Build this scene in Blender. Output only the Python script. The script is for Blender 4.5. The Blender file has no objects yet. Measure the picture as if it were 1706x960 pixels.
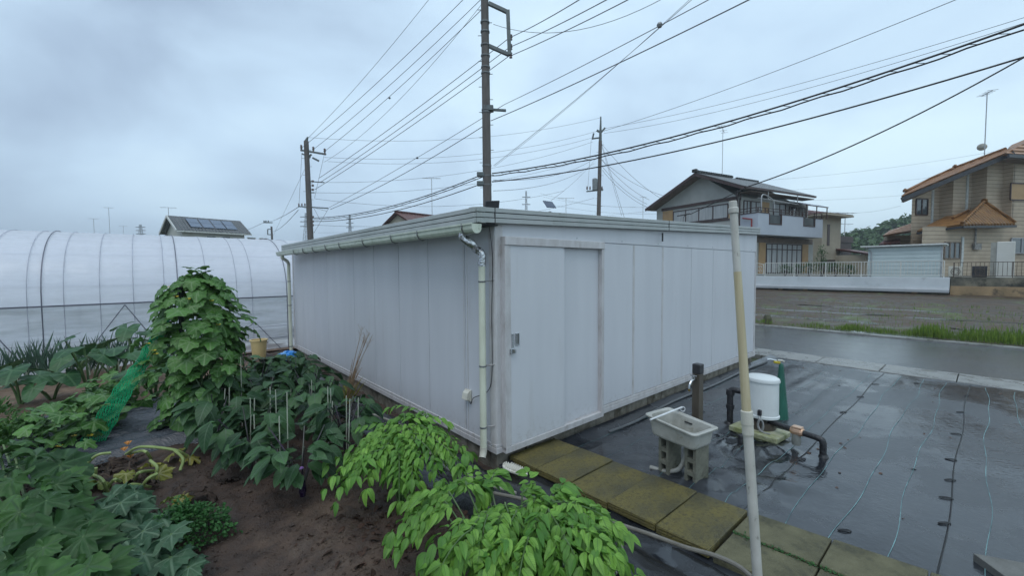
import bpy, math, random
import numpy as np
from math import sin, cos, pi, radians
from mathutils import Matrix, Vector
random.seed(7); rng = np.random.default_rng(11)
scene = bpy.context.scene
COL = scene.collection
V3 = lambda *a: np.array(a, float)

# ------------------------------------------------------------ camera
PIT, ROL, FPX = .0456, -.0063, 690.8
CAMP = V3(0, 0, 2.0)
FW = V3(0, cos(PIT), -sin(PIT)); _u = np.cross(V3(1, 0, 0), FW)
CA = cos(ROL)*V3(1, 0, 0)+sin(ROL)*_u
CB = -sin(ROL)*V3(1, 0, 0)+cos(ROL)*_u
cd = bpy.data.cameras.new('camera'); cam = bpy.data.objects.new('camera', cd); COL.objects.link(cam)
cd.sensor_width = 36; cd.lens = FPX/1706*36; cd.clip_start = .05; cd.clip_end = 3000
cam.matrix_world = Matrix(((CA[0], CB[0], -FW[0], 0), (CA[1], CB[1], -FW[1], 0), (CA[2], CB[2], -FW[2], 2.0), (0, 0, 0, 1)))
scene.camera = cam

# ------------------------------------------------------------ world, sun, exposure
SUN_EL, SUN_AZ = radians(62), radians(200)
wd = bpy.data.worlds.new('World'); scene.world = wd; wd.use_nodes = True
nt = wd.node_tree; nt.nodes.clear()
def N(t, ty, **k):
    n = t.nodes.new(ty)
    for a, b in k.items(): setattr(n, a, b)
    return n
o = N(nt, 'ShaderNodeOutputWorld'); mx = N(nt, 'ShaderNodeMixShader')
sky = N(nt, 'ShaderNodeTexSky', sky_type='NISHITA', sun_disc=False, sun_elevation=SUN_EL, sun_rotation=SUN_AZ)
sky.dust_density = 3
b1 = N(nt, 'ShaderNodeBackground'); b1.inputs[1].default_value = .08
b2 = N(nt, 'ShaderNodeBackground'); b2.inputs[1].default_value = 1.0
nt.links.new(sky.outputs[0], b1.inputs[0])
tc = N(nt, 'ShaderNodeTexCoord'); mp = N(nt, 'ShaderNodeMapping'); mp.inputs['Scale'].default_value = (1, 1, 1.7); mp.inputs['Location'].default_value = (.35, .1, .2)
nt.links.new(tc.outputs['Generated'], mp.inputs[0])
nz = N(nt, 'ShaderNodeTexNoise'); nz.inputs['Scale'].default_value = 2.1; nz.inputs['Detail'].default_value = 5; nz.inputs['Roughness'].default_value = .50; nz.inputs['Distortion'].default_value = .25
nt.links.new(mp.outputs[0], nz.inputs['Vector'])
# heavier bank of cloud towards the left
sep = N(nt, 'ShaderNodeSeparateXYZ'); nt.links.new(tc.outputs['Generated'], sep.inputs[0])
m1 = N(nt, 'ShaderNodeMath', operation='MULTIPLY_ADD'); m1.inputs[1].default_value = .26; m1.inputs[2].default_value = .03
nt.links.new(sep.outputs[0], m1.inputs[0])
m2 = N(nt, 'ShaderNodeMath', operation='ADD'); nt.links.new(nz.outputs[0], m2.inputs[0]); nt.links.new(m1.outputs[0], m2.inputs[1])
cr = N(nt, 'ShaderNodeValToRGB'); nt.links.new(m2.outputs[0], cr.inputs[0])
el = cr.color_ramp.elements
el[0].position = .25; el[0].color = (.29, .38, .505, 1)
el[1].position = .74; el[1].color = (.61, .78, .885, 1)
e = el.new(.5); e.color = (.46, .605, .75, 1)
nt.links.new(cr.outputs[0], b2.inputs[0])
mx.inputs[0].default_value = .93
nt.links.new(b1.outputs[0], mx.inputs[1]); nt.links.new(b2.outputs[0], mx.inputs[2]); nt.links.new(mx.outputs[0], o.inputs[0])
sl = bpy.data.lights.new('sun', 'SUN'); sl.energy = .7; sl.angle = radians(40); sl.color = (1, .98, .95)
so = bpy.data.objects.new('sun', sl); COL.objects.link(so)
so.rotation_euler = (pi/2-SUN_EL, 0, pi-SUN_AZ)
scene.view_settings.view_transform = 'Standard'; scene.view_settings.look = 'None'
scene.view_settings.exposure = 0.52; scene.view_settings.gamma = 1

# ------------------------------------------------------------ pixel and frame helpers
def ray(x, y): return (x-853)/FPX*CA-(y-480)/FPX*CB+FW
def at(x, y, z=0): d = ray(x, y); return CAMP+d*((z-2)/d[2])
def atY(x, y, Y): d = ray(x, y); return CAMP+d*(Y/d[1])
YAW = .7167; SC = V3(-.1617, 4.0348, 0); SU = V3(cos(YAW), sin(YAW), 0); SW = V3(-sin(YAW), cos(YAW), 0)
def L(s, t, z=0): return SC+SU*s-SW*t+V3(0, 0, z)      # street frame: s along the front of the shed, t away from it
def inv(P): d = P-SC; return d@SU, -(d@SW)
def onp(x, y, P0, n): d = ray(x, y); return CAMP+d*(((P0-CAMP)@n)/(d@n))
def shed_y(x, sx=0.): p = onp(x, 480, L(sx, 0), SU); return (p-SC)@SW
def shed_x(x, sy=0.): p = onp(x, 480, L(0, -sy), SW); return (p-SC)@SU

# ------------------------------------------------------------ materials
MATS = {}
def mat(name, c1, c2=None, scale=6, rough=.6, rough2=None, metal=0, bump=0, bscale=40, stretch=(1, 1, 1), spec=.5, detail=6, lo=.35, hi=.65, coat=0, c3=None, c3scale=2, c3lo=.55, c3hi=.7, bstretch=None):
    if name in MATS: return MATS[name]
    m = bpy.data.materials.new(name); m.use_nodes = True; MATS[name] = m
    t = m.node_tree; b = t.nodes['Principled BSDF']; lk = t.links.new
    b.inputs['Metallic'].default_value = metal; b.inputs['Specular IOR Level'].default_value = spec; b.inputs['Roughness'].default_value = rough
    b.inputs['Coat Weight'].default_value = coat; b.inputs['Coat Roughness'].default_value = .15
    tc = N(t, 'ShaderNodeTexCoord'); mp = N(t, 'ShaderNodeMapping'); mp.inputs['Scale'].default_value = stretch; lk(tc.outputs['Object'], mp.inputs[0])
    c2 = c2 or tuple(v*.72 for v in c1)
    nz = N(t, 'ShaderNodeTexNoise'); nz.inputs['Scale'].default_value = scale; nz.inputs['Detail'].default_value = detail; nz.inputs['Roughness'].default_value = .62
    lk(mp.outputs[0], nz.inputs['Vector'])
    mr = N(t, 'ShaderNodeMapRange'); mr.inputs[1].default_value = lo; mr.inputs[2].default_value = hi; lk(nz.outputs[0], mr.inputs[0])
    mx = N(t, 'ShaderNodeMix', data_type='RGBA'); mx.inputs[6].default_value = (*c1, 1); mx.inputs[7].default_value = (*c2, 1); lk(mr.outputs[0], mx.inputs[0])
    out = mx.outputs[2]
    if c3:
        n3 = N(t, 'ShaderNodeTexNoise'); n3.inputs['Scale'].default_value = c3scale; n3.inputs['Detail'].default_value = 8; n3.inputs['Roughness'].default_value = .7; lk(mp.outputs[0], n3.inputs['Vector'])
        r3 = N(t, 'ShaderNodeMapRange'); r3.inputs[1].default_value = c3lo; r3.inputs[2].default_value = c3hi; lk(n3.outputs[0], r3.inputs[0])
        x3 = N(t, 'ShaderNodeMix', data_type='RGBA'); lk(out, x3.inputs[6]); x3.inputs[7].default_value = (*c3, 1); lk(r3.outputs[0], x3.inputs[0]); out = x3.outputs[2]
    lk(out, b.inputs['Base Color'])
    if rough2 is not None:
        q = N(t, 'ShaderNodeMapRange'); q.inputs[3].default_value = rough; q.inputs[4].default_value = rough2; lk(mr.outputs[0], q.inputs[0]); lk(q.outputs[0], b.inputs['Roughness'])
    if bump:
        n2 = N(t, 'ShaderNodeTexNoise'); n2.inputs['Scale'].default_value = bscale; n2.inputs['Detail'].default_value = 5
        if bstretch:
            mb = N(t, 'ShaderNodeMapping'); mb.inputs['Scale'].default_value = bstretch; lk(tc.outputs['Object'], mb.inputs[0]); lk(mb.outputs[0], n2.inputs['Vector'])
        else: lk(mp.outputs[0], n2.inputs['Vector'])
        bp = N(t, 'ShaderNodeBump'); bp.inputs['Strength'].default_value = bump; bp.inputs['Distance'].default_value = .01; lk(n2.outputs[0], bp.inputs['Height']); lk(bp.outputs[0], b.inputs['Normal'])
    return m

def leafmat(name, ca, cb, vein, rough=.4, sp_=.35, transl=.25, nv=7, vw=.045, sidew=.05):
    """leaf blade with midrib and side veins from its uv, a tint for each leaf from 'rnd'"""
    m = bpy.data.materials.new(name); m.use_nodes = True; t = m.node_tree; b = t.nodes['Principled BSDF']; lk = t.links.new
    at_ = N(t, 'ShaderNodeAttribute', attribute_name='rnd'); uv = N(t, 'ShaderNodeUVMap'); uv.uv_map = 'uv'
    mx = N(t, 'ShaderNodeMix', data_type='RGBA'); mx.inputs[6].default_value = (*ca, 1); mx.inputs[7].default_value = (*cb, 1); lk(at_.outputs['Fac'], mx.inputs[0])
    tc = N(t, 'ShaderNodeTexCoord'); nz = N(t, 'ShaderNodeTexNoise'); nz.inputs['Scale'].default_value = 14; nz.inputs['Detail'].default_value = 4; lk(tc.outputs['Object'], nz.inputs['Vector'])
    hv = N(t, 'ShaderNodeMapRange'); hv.inputs[1].default_value = .3; hv.inputs[2].default_value = .7; hv.inputs[3].default_value = .75; hv.inputs[4].default_value = 1.22; lk(nz.outputs[0], hv.inputs[0])
    ml = N(t, 'ShaderNodeVectorMath', operation='SCALE'); lk(mx.outputs[2], ml.inputs[0]); lk(hv.outputs[0], ml.inputs['Scale'])
    sp = N(t, 'ShaderNodeSeparateXYZ'); lk(uv.outputs[0], sp.inputs[0])
    ax = N(t, 'ShaderNodeMath', operation='ABSOLUTE'); lk(sp.outputs[0], ax.inputs[0])
    r1 = N(t, 'ShaderNodeMapRange'); r1.inputs[1].default_value = vw*.4; r1.inputs[2].default_value = vw; r1.inputs[3].default_value = 1; r1.inputs[4].default_value = 0; lk(ax.outputs[0], r1.inputs[0])
    k = N(t, 'ShaderNodeMath', operation='MULTIPLY_ADD'); lk(ax.outputs[0], k.inputs[0]); k.inputs[1].default_value = -.55
    lk(sp.outputs[1], k.inputs[2])
    k2 = N(t, 'ShaderNodeMath', operation='MULTIPLY'); lk(k.outputs[0], k2.inputs[0]); k2.inputs[1].default_value = nv
    fr = N(t, 'ShaderNodeMath', operation='PINGPONG'); lk(k2.outputs[0], fr.inputs[0]); fr.inputs[1].default_value = .5
    r2 = N(t, 'ShaderNodeMapRange'); r2.inputs[1].default_value = 0; r2.inputs[2].default_value = sidew*2; r2.inputs[3].default_value = .55; r2.inputs[4].default_value = 0; lk(fr.outputs[0], r2.inputs[0])
    mm = N(t, 'ShaderNodeMath', operation='MAXIMUM'); lk(r1.outputs[0], mm.inputs[0]); lk(r2.outputs[0], mm.inputs[1])
    xv = N(t, 'ShaderNodeMix', data_type='RGBA'); lk(mm.outputs[0], xv.inputs[0]); lk(ml.outputs[0], xv.inputs[6]); xv.inputs[7].default_value = (*vein, 1)
    lk(xv.outputs[2], b.inputs['Base Color']); b.inputs['Roughness'].default_value = rough; b.inputs['Specular IOR Level'].default_value = sp_
    bp = N(t, 'ShaderNodeBump'); bp.inputs['Strength'].default_value = .5; bp.inputs['Distance'].default_value = .004; bp.invert = True; lk(fr.outputs[0], bp.inputs['Height'])
    bp.invert = False; lk(bp.outputs[0], b.inputs['Normal'])
    tr = N(t, 'ShaderNodeBsdfTranslucent'); lk(xv.outputs[2], tr.inputs[0]); ms = N(t, 'ShaderNodeMixShader'); ms.inputs[0].default_value = transl
    lk(b.outputs[0], ms.inputs[1]); lk(tr.outputs[0], ms.inputs[2]); lk(ms.outputs[0], t.nodes['Material Output'].inputs[0])
    return m

# ------------------------------------------------------------ mesh builder
class MB:
    def __init__(s): s.v = []; s.f = []
    def add(s, vs, fs):
        o = len(s.v); s.v += [tuple(map(float, p)) for p in vs]; s.f += [tuple(i+o for i in f) for f in fs]; return s
    def box(s, x0, x1, y0, y1, z0, z1):
        return s.add([(x0, y0, z0), (x1, y0, z0), (x1, y1, z0), (x0, y1, z0), (x0, y0, z1), (x1, y0, z1), (x1, y1, z1), (x0, y1, z1)],
                     [(0, 3, 2, 1), (4, 5, 6, 7), (0, 1, 5, 4), (1, 2, 6, 5), (2, 3, 7, 6), (3, 0, 4, 7)])
    def obox(s, c, ax, ay, az):   # centre and half axes
        c, ax, ay, az = map(np.array, (c, ax, ay, az))
        vs = [c+i*ax+j*ay+k*az for k in (-1, 1) for i, j in ((-1, -1), (1, -1), (1, 1), (-1, 1))]
        return s.add(vs, [(0, 3, 2, 1), (4, 5, 6, 7), (0, 1, 5, 4), (1, 2, 6, 5), (2, 3, 7, 6), (3, 0, 4, 7)])
    def bar(s, a, b, w, h=None):
        a, b = np.array(a, float), np.array(b, float); d = b-a; l = np.linalg.norm(d); d /= l; h = h or w
        up = V3(0, 0, 1) if abs(d[2]) < .9 else V3(0, 1, 0); x = np.cross(d, up); x /= np.linalg.norm(x); y = np.cross(x, d)
        return s.obox((a+b)/2, x*w/2, d*l/2, y*h/2)
    def tube(s, pts, r, n=8, cap=True):
        P = np.array(pts, float); rs = np.broadcast_to(np.array(r, float), (len(P),)) if np.ndim(r) == 0 else np.array(r, float)
        T = np.gradient(P, axis=0); T /= np.linalg.norm(T, axis=1)[:, None]+1e-12
        x = np.cross(T[0], V3(0, 0, 1) if abs(T[0][2]) < .9 else V3(0, 1, 0)); x /= np.linalg.norm(x)
        vs = []
        for i in range(len(P)):
            x = x-T[i]*(x@T[i]); x /= np.linalg.norm(x)+1e-12; y = np.cross(T[i], x)
            for k in range(n): a = 2*pi*k/n; vs.append(P[i]+rs[i]*(cos(a)*x+sin(a)*y))
        fs = [(i*n+k, i*n+(k+1) % n, (i+1)*n+(k+1) % n, (i+1)*n+k) for i in range(len(P)-1) for k in range(n)]
        if cap: fs += [tuple(range(n))[::-1], tuple((len(P)-1)*n+k for k in range(n))]
        return s.add(vs, fs)
    def lathe(s, prof, c=(0, 0, 0), n=20, sx=1, sy=1):
        vs = [(c[0]+r*cos(2*pi*k/n)*sx, c[1]+r*sin(2*pi*k/n)*sy, c[2]+z) for r, z in prof for k in range(n)]
        fs = [(i*n+k, i*n+(k+1) % n, (i+1)*n+(k+1) % n, (i+1)*n+k) for i in range(len(prof)-1) for k in range(n)]
        fs += [tuple(range(n))[::-1], tuple((len(prof)-1)*n+k for k in range(n))]
        return s.add(vs, fs)
    def prism(s, poly, d):        # closed 3d polygon extruded by vector d
        n = len(poly); P = [np.array(p, float) for p in poly]; d = np.array(d, float)
        return s.add(P+[p+d for p in P], [tuple(range(n))[::-1], tuple(n+k for k in range(n))]+[(k, (k+1) % n, n+(k+1) % n, n+k) for k in range(n)])
    def build(s, name, m, parent=None, smooth=False, bevel=0, loc=None):
        me = bpy.data.meshes.new(name); me.from_pydata(s.v, [], s.f); me.update()
        if smooth:
            me.polygons.foreach_set('use_smooth', [True]*len(me.polygons)); me.set_sharp_from_angle(angle=radians(38))
        me.materials.append(m); ob = bpy.data.objects.new(name, me); COL.objects.link(ob)
        if parent: ob.parent = parent
        if loc is not None: ob.location = loc
        if bevel:
            bv = ob.modifiers.new('bevel', 'BEVEL'); bv.width = bevel; bv.segments = 2; bv.limit_method = 'ANGLE'; bv.angle_limit = radians(40)
        return ob
def B(x0, x1, y0, y1, z0, z1): return MB().box(x0, x1, y0, y1, z0, z1)
def tag(o, label=None, cat=None, group=None, kind=None):
    for k, v in (('label', label), ('category', cat), ('group', group), ('kind', kind)):
        if v: o[k] = v
    return o
def empty(name, loc, rz=0, label=None, cat=None, group=None):
    o = bpy.data.objects.new(name, None); COL.objects.link(o); o.location = tuple(loc); o.rotation_euler = (0, 0, rz); o.empty_display_size = .1
    return tag(o, label, cat, group)
def copy_tree(o, parent=None, kids=None):
    c = o.copy(); COL.objects.link(c)
    if parent: c.parent = parent
    for ch in list(o.children): copy_tree(ch, c)
    return c
def smoothpath(pts, n=8):
    P = [np.array(p, float) for p in pts]; P = [2*P[0]-P[1]]+P+[2*P[-1]-P[-2]]; out = []
    for i in range(1, len(P)-2):
        for k in range(n):
            t = k/n; a, b, c, d = P[i-1:i+3]
            out.append(.5*((2*b)+(-a+c)*t+(2*a-5*b+4*c-d)*t*t+(-a+3*b-3*c+d)*t**3))
    return out+[P[-2]]

# ------------------------------------------------------------ leaves
def ovate(w=.5, fold=.25, droop=.25, rows=7, wav=.0, peak=.42, point=1.0):
    """blade length 1 along +y; returns verts, faces, uv"""
    vs, uv, fs = [], [], []; cols = (-1, -.5, 0, .5, 1)
    for i in range(rows+1):
        y = i/rows; wd = w*.5*(sin(pi*y**(math.log(.5)/math.log(peak)))**.8 if 0 < y < 1 else 0)
        for c in cols:
            vs.append((c*wd, y, abs(c)*wd*fold-droop*y*y+wav*sin(y*14+c*2)*abs(c))); uv.append((c*wd/(w*.5)*.5, y))
    for i in range(rows):
        for j in range(4):
            a = i*5+j; fs.append((a, a+1, a+6, a+5))
    return np.array(vs), fs, uv
def palm(rf, veins, N_=28, cup=.12, rip=.03, droop=.15, rings=(.4, .75, 1.0)):
    vs = [(0, 0, 0)]; uv = [(0, 0)]; fs = []
    kn = [-pi+.06]+sorted(veins)+[pi-.06]; A = []
    for a0, a1 in zip(kn[:-1], kn[1:]):
        q = max(2, round((a1-a0)/(2*pi)*N_)); A += [a0+(a1-a0)*k/q for k in range(q)]
    A.append(kn[-1]); N_ = len(A)
    for q in rings:
        for a in A:
            r = rf(a)*q; x, y = sin(a)*r, cos(a)*r; dv = min(abs(a-v) for v in veins)
            z = cup*(dv*.8)*q*min(dv, .6)-droop*r*r+rip*sin(a*9+q*3)*q
            vs.append((x, y, z)); uv.append((min(dv, .8)*r*1.1, r))
    for k in range(N_-1): fs.append((0, k+1, k+2))
    for i in range(len(rings)-1):
        for k in range(N_-1): a = 1+i*N_+k; fs.append((a, a+N_, a+N_+1, a+1))
    return np.array(vs), fs, uv
def g(a, c, w): return math.exp(-((a-c)/w)**2)
V5 = (0, .95, -.95, 1.9, -1.9)
def r_cuke(a): return (.62+.42*g(a, 0, .38)+.2*(g(a, .95, .3)+g(a, -.95, .3))+.16*(g(a, 1.9, .35)+g(a, -1.9, .35)))*(1-.72*g(abs(a), pi, .35))*(1+.03*sin(a*26))*.62
def r_squash(a): return (.60+.40*g(a, 0, .34)+.36*(g(a, .95, .32)+g(a, -.95, .32))+.30*(g(a, 1.9, .34)+g(a, -1.9, .34)))*(1-.6*g(abs(a), pi, .3))*(1+.075*sin(a*19)+.05*sin(a*31))*.6
def r_taro(a): return (.60+.34*g(a, 0, .5)+.05*cos(2*a)+.16*g(abs(a), 2.5, .35))*(1-.85*g(abs(a), pi, .22))*.7
T_cuke = palm(r_cuke, V5, 30, .14, .02, .25)
T_cuke2 = palm(r_cuke, V5, 30, .05, .05, .55)
T_squash = palm(r_squash, V5, 56, .26, .045, .25, (.35, .62, .84, 1.0))
T_squash2 = palm(r_squash, V5, 56, .14, .07, .5, (.35, .62, .84, 1.0))
T_taro = palm(r_taro, (0, 1.2, -1.2, 2.4, -2.4), 30, .10, .012, .3)
T_ov = ovate(.5, .3, .25); T_ovd = ovate(.5, .2, .6); T_egg = ovate(.6, .22, .3, 8, .02, .42); T_egg2 = ovate(.62, .1, .7, 8, .025, .45)
T_udo = ovate(.45, .38, .3, 8, .014, .38); T_udo2 = ovate(.48, .22, .6, 8, .02, .4)
class Fol:
    def __init__(s): s.V = []; s.F = []; s.U = []; s.R = []; s.n = 0
    def add(s, T, pos, dr, nm, sc, rnd=None, sx=1.):
        d = np.array(dr, float); d /= np.linalg.norm(d); z = np.array(nm, float); z = z-d*(z@d); z /= np.linalg.norm(z)+1e-9; x = np.cross(d, z)
        M_ = np.stack([x*sx, d, z]); vs = (T[0]*sc)@M_+np.array(pos)
        s.V.append(vs); s.F += [tuple(i+s.n for i in f) for f in T[1]]; s.U += T[2]; s.R += [random.random() if rnd is None else rnd]*len(vs); s.n += len(vs)
    def build(s, name, m, parent=None, loc=None):
        me = bpy.data.meshes.new(name); V_ = np.concatenate(s.V); me.from_pydata(V_.tolist(), [], s.F)
        me.polygons.foreach_set('use_smooth', [True]*len(me.polygons))
        ul = me.uv_layers.new(name='uv'); li = np.empty(len(me.loops), int); me.loops.foreach_get('vertex_index', li)
        ul.data.foreach_set('uv', np.array(s.U)[li].astype(np.float32).ravel())
        at_ = me.attributes.new('rnd', 'FLOAT', 'POINT'); at_.data.foreach_set('value', np.array(s.R, np.float32))
        me.materials.append(m); ob = bpy.data.objects.new(name, me); COL.objects.link(ob)
        if parent: ob.parent = parent
        if loc is not None: ob.location = tuple(loc)
        return ob
U = random.uniform
def rdir(az, el): return V3(cos(az)*cos(el), sin(az)*cos(el), sin(el))
# ============================================================ materials used below
m_panel = mat('shed_panel', (.60, .61, .645), (.56, .57, .605), scale=1.2, stretch=(2.5, 2.5, .3), rough=.36, rough2=.46, bump=.04, bscale=60, bstretch=(30, 30, .6), c3=(.42, .40, .39), c3scale=1.5, c3lo=.60, c3hi=1.0)
_t = m_panel.node_tree; _b = _t.nodes['Principled BSDF']; _o = _b.inputs['Base Color'].links[0].from_socket; _tc = N(_t, 'ShaderNodeTexCoord'); _sp = N(_t, 'ShaderNodeSeparateXYZ'); _t.links.new(_tc.outputs['Object'], _sp.inputs[0])
_n = N(_t, 'ShaderNodeTexNoise'); _n.inputs['Scale'].default_value = 22; _n.inputs['Detail'].default_value = 9; _n.inputs['Roughness'].default_value = .75; _t.links.new(_tc.outputs['Object'], _n.inputs['Vector'])
_m = N(_t, 'ShaderNodeMapRange'); _m.inputs[1].default_value = .22; _m.inputs[2].default_value = .50; _m.inputs[3].default_value = .08; _m.inputs[4].default_value = -.10; _t.links.new(_sp.outputs[2], _m.inputs[0])
_a = N(_t, 'ShaderNodeMath', operation='ADD'); _t.links.new(_m.outputs[0], _a.inputs[0]); _t.links.new(_n.outputs[0], _a.inputs[1])
_r = N(_t, 'ShaderNodeMapRange'); _r.inputs[1].default_value = .52; _r.inputs[2].default_value = .72; _r.inputs[4].default_value = .30; _t.links.new(_a.outputs[0], _r.inputs[0])
_x = N(_t, 'ShaderNodeMix', data_type='RGBA'); _t.links.new(_r.outputs[0], _x.inputs[0]); _t.links.new(_o, _x.inputs[6]); _x.inputs[7].default_value = (.22, .18, .14, 1); _t.links.new(_x.outputs[2], _b.inputs['Base Color'])
m_trim = mat('shed_trim', (.56, .55, .56), (.45, .43, .43), scale=5, stretch=(2, 2, .8), rough=.4, c3=(.30, .26, .23), c3scale=5, c3lo=.60, c3hi=.8)
m_fascia = mat('shed_fascia', (.40, .42, .42), (.32, .35, .34), scale=3, rough=.42, c3=(.17, .17, .13), c3scale=7, c3lo=.62, c3hi=.8)
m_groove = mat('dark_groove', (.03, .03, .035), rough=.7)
m_roof = mat('roof_sheet', (.30, .32, .33), rough=.4)
m_block = mat('concrete_block', (.27, .25, .21), (.16, .14, .11), scale=9, rough=.85, bump=.6, bscale=90, c3=(.06, .05, .03), c3scale=4, c3lo=.5, c3hi=.68)
m_gutter = mat('gutter_plastic', (.60, .65, .55), (.46, .52, .42), scale=9, rough=.4, c3=(.16, .19, .11), c3scale=12, c3lo=.58, c3hi=.75)
m_pipe = mat('downpipe_plastic', (.66, .68, .56), (.56, .57, .46), scale=8, stretch=(1, 1, .4), rough=.38, c3=(.22, .18, .10), c3scale=10, c3lo=.62, c3hi=.8)
m_foil = mat('foil', (.62, .63, .64), (.45, .46, .48), scale=30, rough=.22, metal=1, bump=1, bscale=45)
m_black = mat('black_plastic', (.02, .02, .022), (.035, .035, .04), rough=.35)
m_wrap = mat('black_wrap', (.015, .015, .017), (.03, .03, .034), scale=20, rough=.32, bump=1, bscale=35)
m_steel = mat('bright_steel', (.62, .63, .65), rough=.2, metal=1)
m_dsteel = mat('dull_steel', (.30, .31, .32), (.2, .2, .2), rough=.45, metal=.8)
m_cream = mat('cream_plastic', (.62, .60, .52), rough=.4)
m_mud = mat('mud', (.10, .065, .045), rough=.7)

# ------------------------------------------------------------ smooth lattice noise
_lat = rng.random((256, 256))
def vn(x, y):
    xi, yi = np.floor(x).astype(int), np.floor(y).astype(int); fx, fy = x-xi, y-yi; fx = fx*fx*(3-2*fx); fy = fy*fy*(3-2*fy)
    a, b, c, d = _lat[xi % 256, yi % 256], _lat[(xi+1) % 256, yi % 256], _lat[xi % 256, (yi+1) % 256], _lat[(xi+1) % 256, (yi+1) % 256]
    return (a*(1-fx)+b*fx)*(1-fy)+(c*(1-fx)+d*fx)*fy-.5
def fbm(x, y, o=4): return sum(vn(x*2**k+k*17, y*2**k+k*31)/2**k for k in range(o))
def sheet(name, s0, s1, t0, t1, step, zf, m, smooth=True, cut=None, st2=None):
    ns, nt_ = max(2, int((s1-s0)/step)+1), max(2, int((t1-t0)/(st2 or step))+1)
    S, T = np.meshgrid(np.linspace(s0, s1, ns), np.linspace(t0, t1, nt_), indexing='ij'); Z = zf(S, T)
    P = SC[None, None]+SU*S[..., None]-SW*T[..., None]; P[..., 2] = Z
    mb = MB(); mb.v = [tuple(p) for p in P.reshape(-1, 3)]
    F = [(i*nt_+j, (i+1)*nt_+j, (i+1)*nt_+j+1, i*nt_+j+1) for i in range(ns-1) for j in range(nt_-1)]
    F = [f[::-1] for f in F]
    if cut is not None:
        keep = cut(S, T).reshape(-1); F = [f for f in F if keep[f[0]] and keep[f[2]]]
    mb.f = F
    return mb.build(name, m, smooth=smooth)

# ============================================================ ground and terrain
m_far = mat('far_ground', (.075, .07, .045), (.05, .065, .025), scale=.5, rough=.9)
m_soil = mat('garden_soil', (.070, .043, .030), (.035, .021, .015), scale=7, rough=.85, rough2=.5, bump=1, bscale=75, detail=12, c3=(.13, .088, .06), c3scale=1.1, c3lo=.52, c3hi=.72)
m_sand = mat('dry_soil', (.18, .12, .08), (.10, .065, .042), scale=6, rough=.85, bump=1, bscale=45, detail=9)
m_field = mat('wet_field', (.095, .065, .042), (.048, .034, .024), scale=2.2, rough=.8, rough2=.4, bump=1, bscale=14, detail=9, c3=(.09, .12, .035), c3scale=.9, c3lo=.54, c3hi=.66)
def zt(s): return float(np.interp(s, [13.2, 29.5], [0, .46]))
mb = MB(); SS = [-900, -60, -20, 13.2, 21, 29.5, 60, 1200]; TT = [-1500, -60, -20, 0, 20, 60, 1500]
for s in SS:
    for t in TT: mb.v.append(tuple(L(s, t, zt(s)-.07)))
mb.f = [(i*7+j, i*7+j+1, (i+1)*7+j+1, (i+1)*7+j) for i in range(7) for j in range(6)]
tag(mb.build('ground', m_far), kind='structure')
def zsoil(S, T):
    z = .035*fbm(S*1.3, T*1.3)+.045*np.abs(fbm(S*5, T*5, 4))+.026*fbm(S*15, T*15, 3)
    return z+.005+.05*np.exp(-((S+1.5)/.35)**2)*(T > -8)
tag(sheet('garden_soil', -6.2, -.02, -8.5, 3.6, .035, zsoil, m_soil), kind='structure')
tag(sheet('dry_soil_bed', -9, -1.1, -8.5, -4.15, .05, lambda S, T: .07+.05*fbm(S*2.2, T*2.2)+.03*fbm(S*13, T*13)-.1*np.clip((T+4.8)/.6, 0, 1), m_sand), kind='structure')
tag(sheet('path_beside_greenhouse', -12, 2, -10, -8.35, .3, lambda S, T: .03+.02*fbm(S*3, T*3), m_sand), kind='structure')

# wet woven weed mat in front of the shed
m = mat('woven_mat', (.014, .016, .020), (.030, .034, .041), scale=.9, rough=.06, rough2=.32, bump=.30, bscale=25, bstretch=(1, 1, 1), lo=.44, hi=.54, spec=.75, detail=8, c3=(.050, .053, .058), c3scale=3.5, c3lo=.55, c3hi=.75)
m_mat = m
def zmat(S, T):
    w = np.exp(-(((S-2.0)/1.2)**2+((T-1.3)/.6)**2))
    edge = .05*np.exp(-(T/.12)**2)
    return .022+.012*fbm(S*.8, T*2)+.006*fbm(S*.6, T*7)+edge+w*(.17*np.abs(fbm(S*1.6+T*1.6, T*3.0-S*1.2, 3)))+np.exp(-(((S-1.0)/.9)**2+((T-1.6)/.5)**2))*.13*np.abs(fbm(S*3+T, T*4.5-S*2.5, 2))+.005*vn(T*9, S*.7)+.012*np.exp(-((T-3.0)/.03)**2)*0
tag(sheet('woven_weed_mat', .0, 7.78, .03, 9.5, .045, zmat, m_mat), kind='structure')
m_line = mat('mat_thread', (.20, .38, .39), (.07, .13, .14), rough=.5, scale=3, lo=.4, hi=.6)
for t0 in (.25, .57, 1.18, 1.49, 1.78, 2.17, 2.47, 2.74, 3.20, 3.48, 3.8, 4.1):
    mb = MB(); pr = None
    s_lo = max(.85+(t0-1)*.08 if t0 < 3 else .3, .3) if t0 > .1 else .3
    for k in range(90):
        s = s_lo+(7.6-s_lo)*k/89; wv = .02*sin(s*1.7+t0*9)+.01*sin(s*4.3+t0*5)
        zz = float(zmat(np.array([s]), np.array([t0+wv]))[0])+.004; hw = .0022 if t0 > 1.6 else .0013
        q = len(mb.v); mb.v += [tuple(L(s, t0+wv-hw, zz)), tuple(L(s, t0+wv+hw, zz))]
        if k: mb.f.append((q-2, q-1, q+1, q))
    ob = mb.build('mat_marker_thread', m_line); tag(ob, kind='structure')
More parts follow.
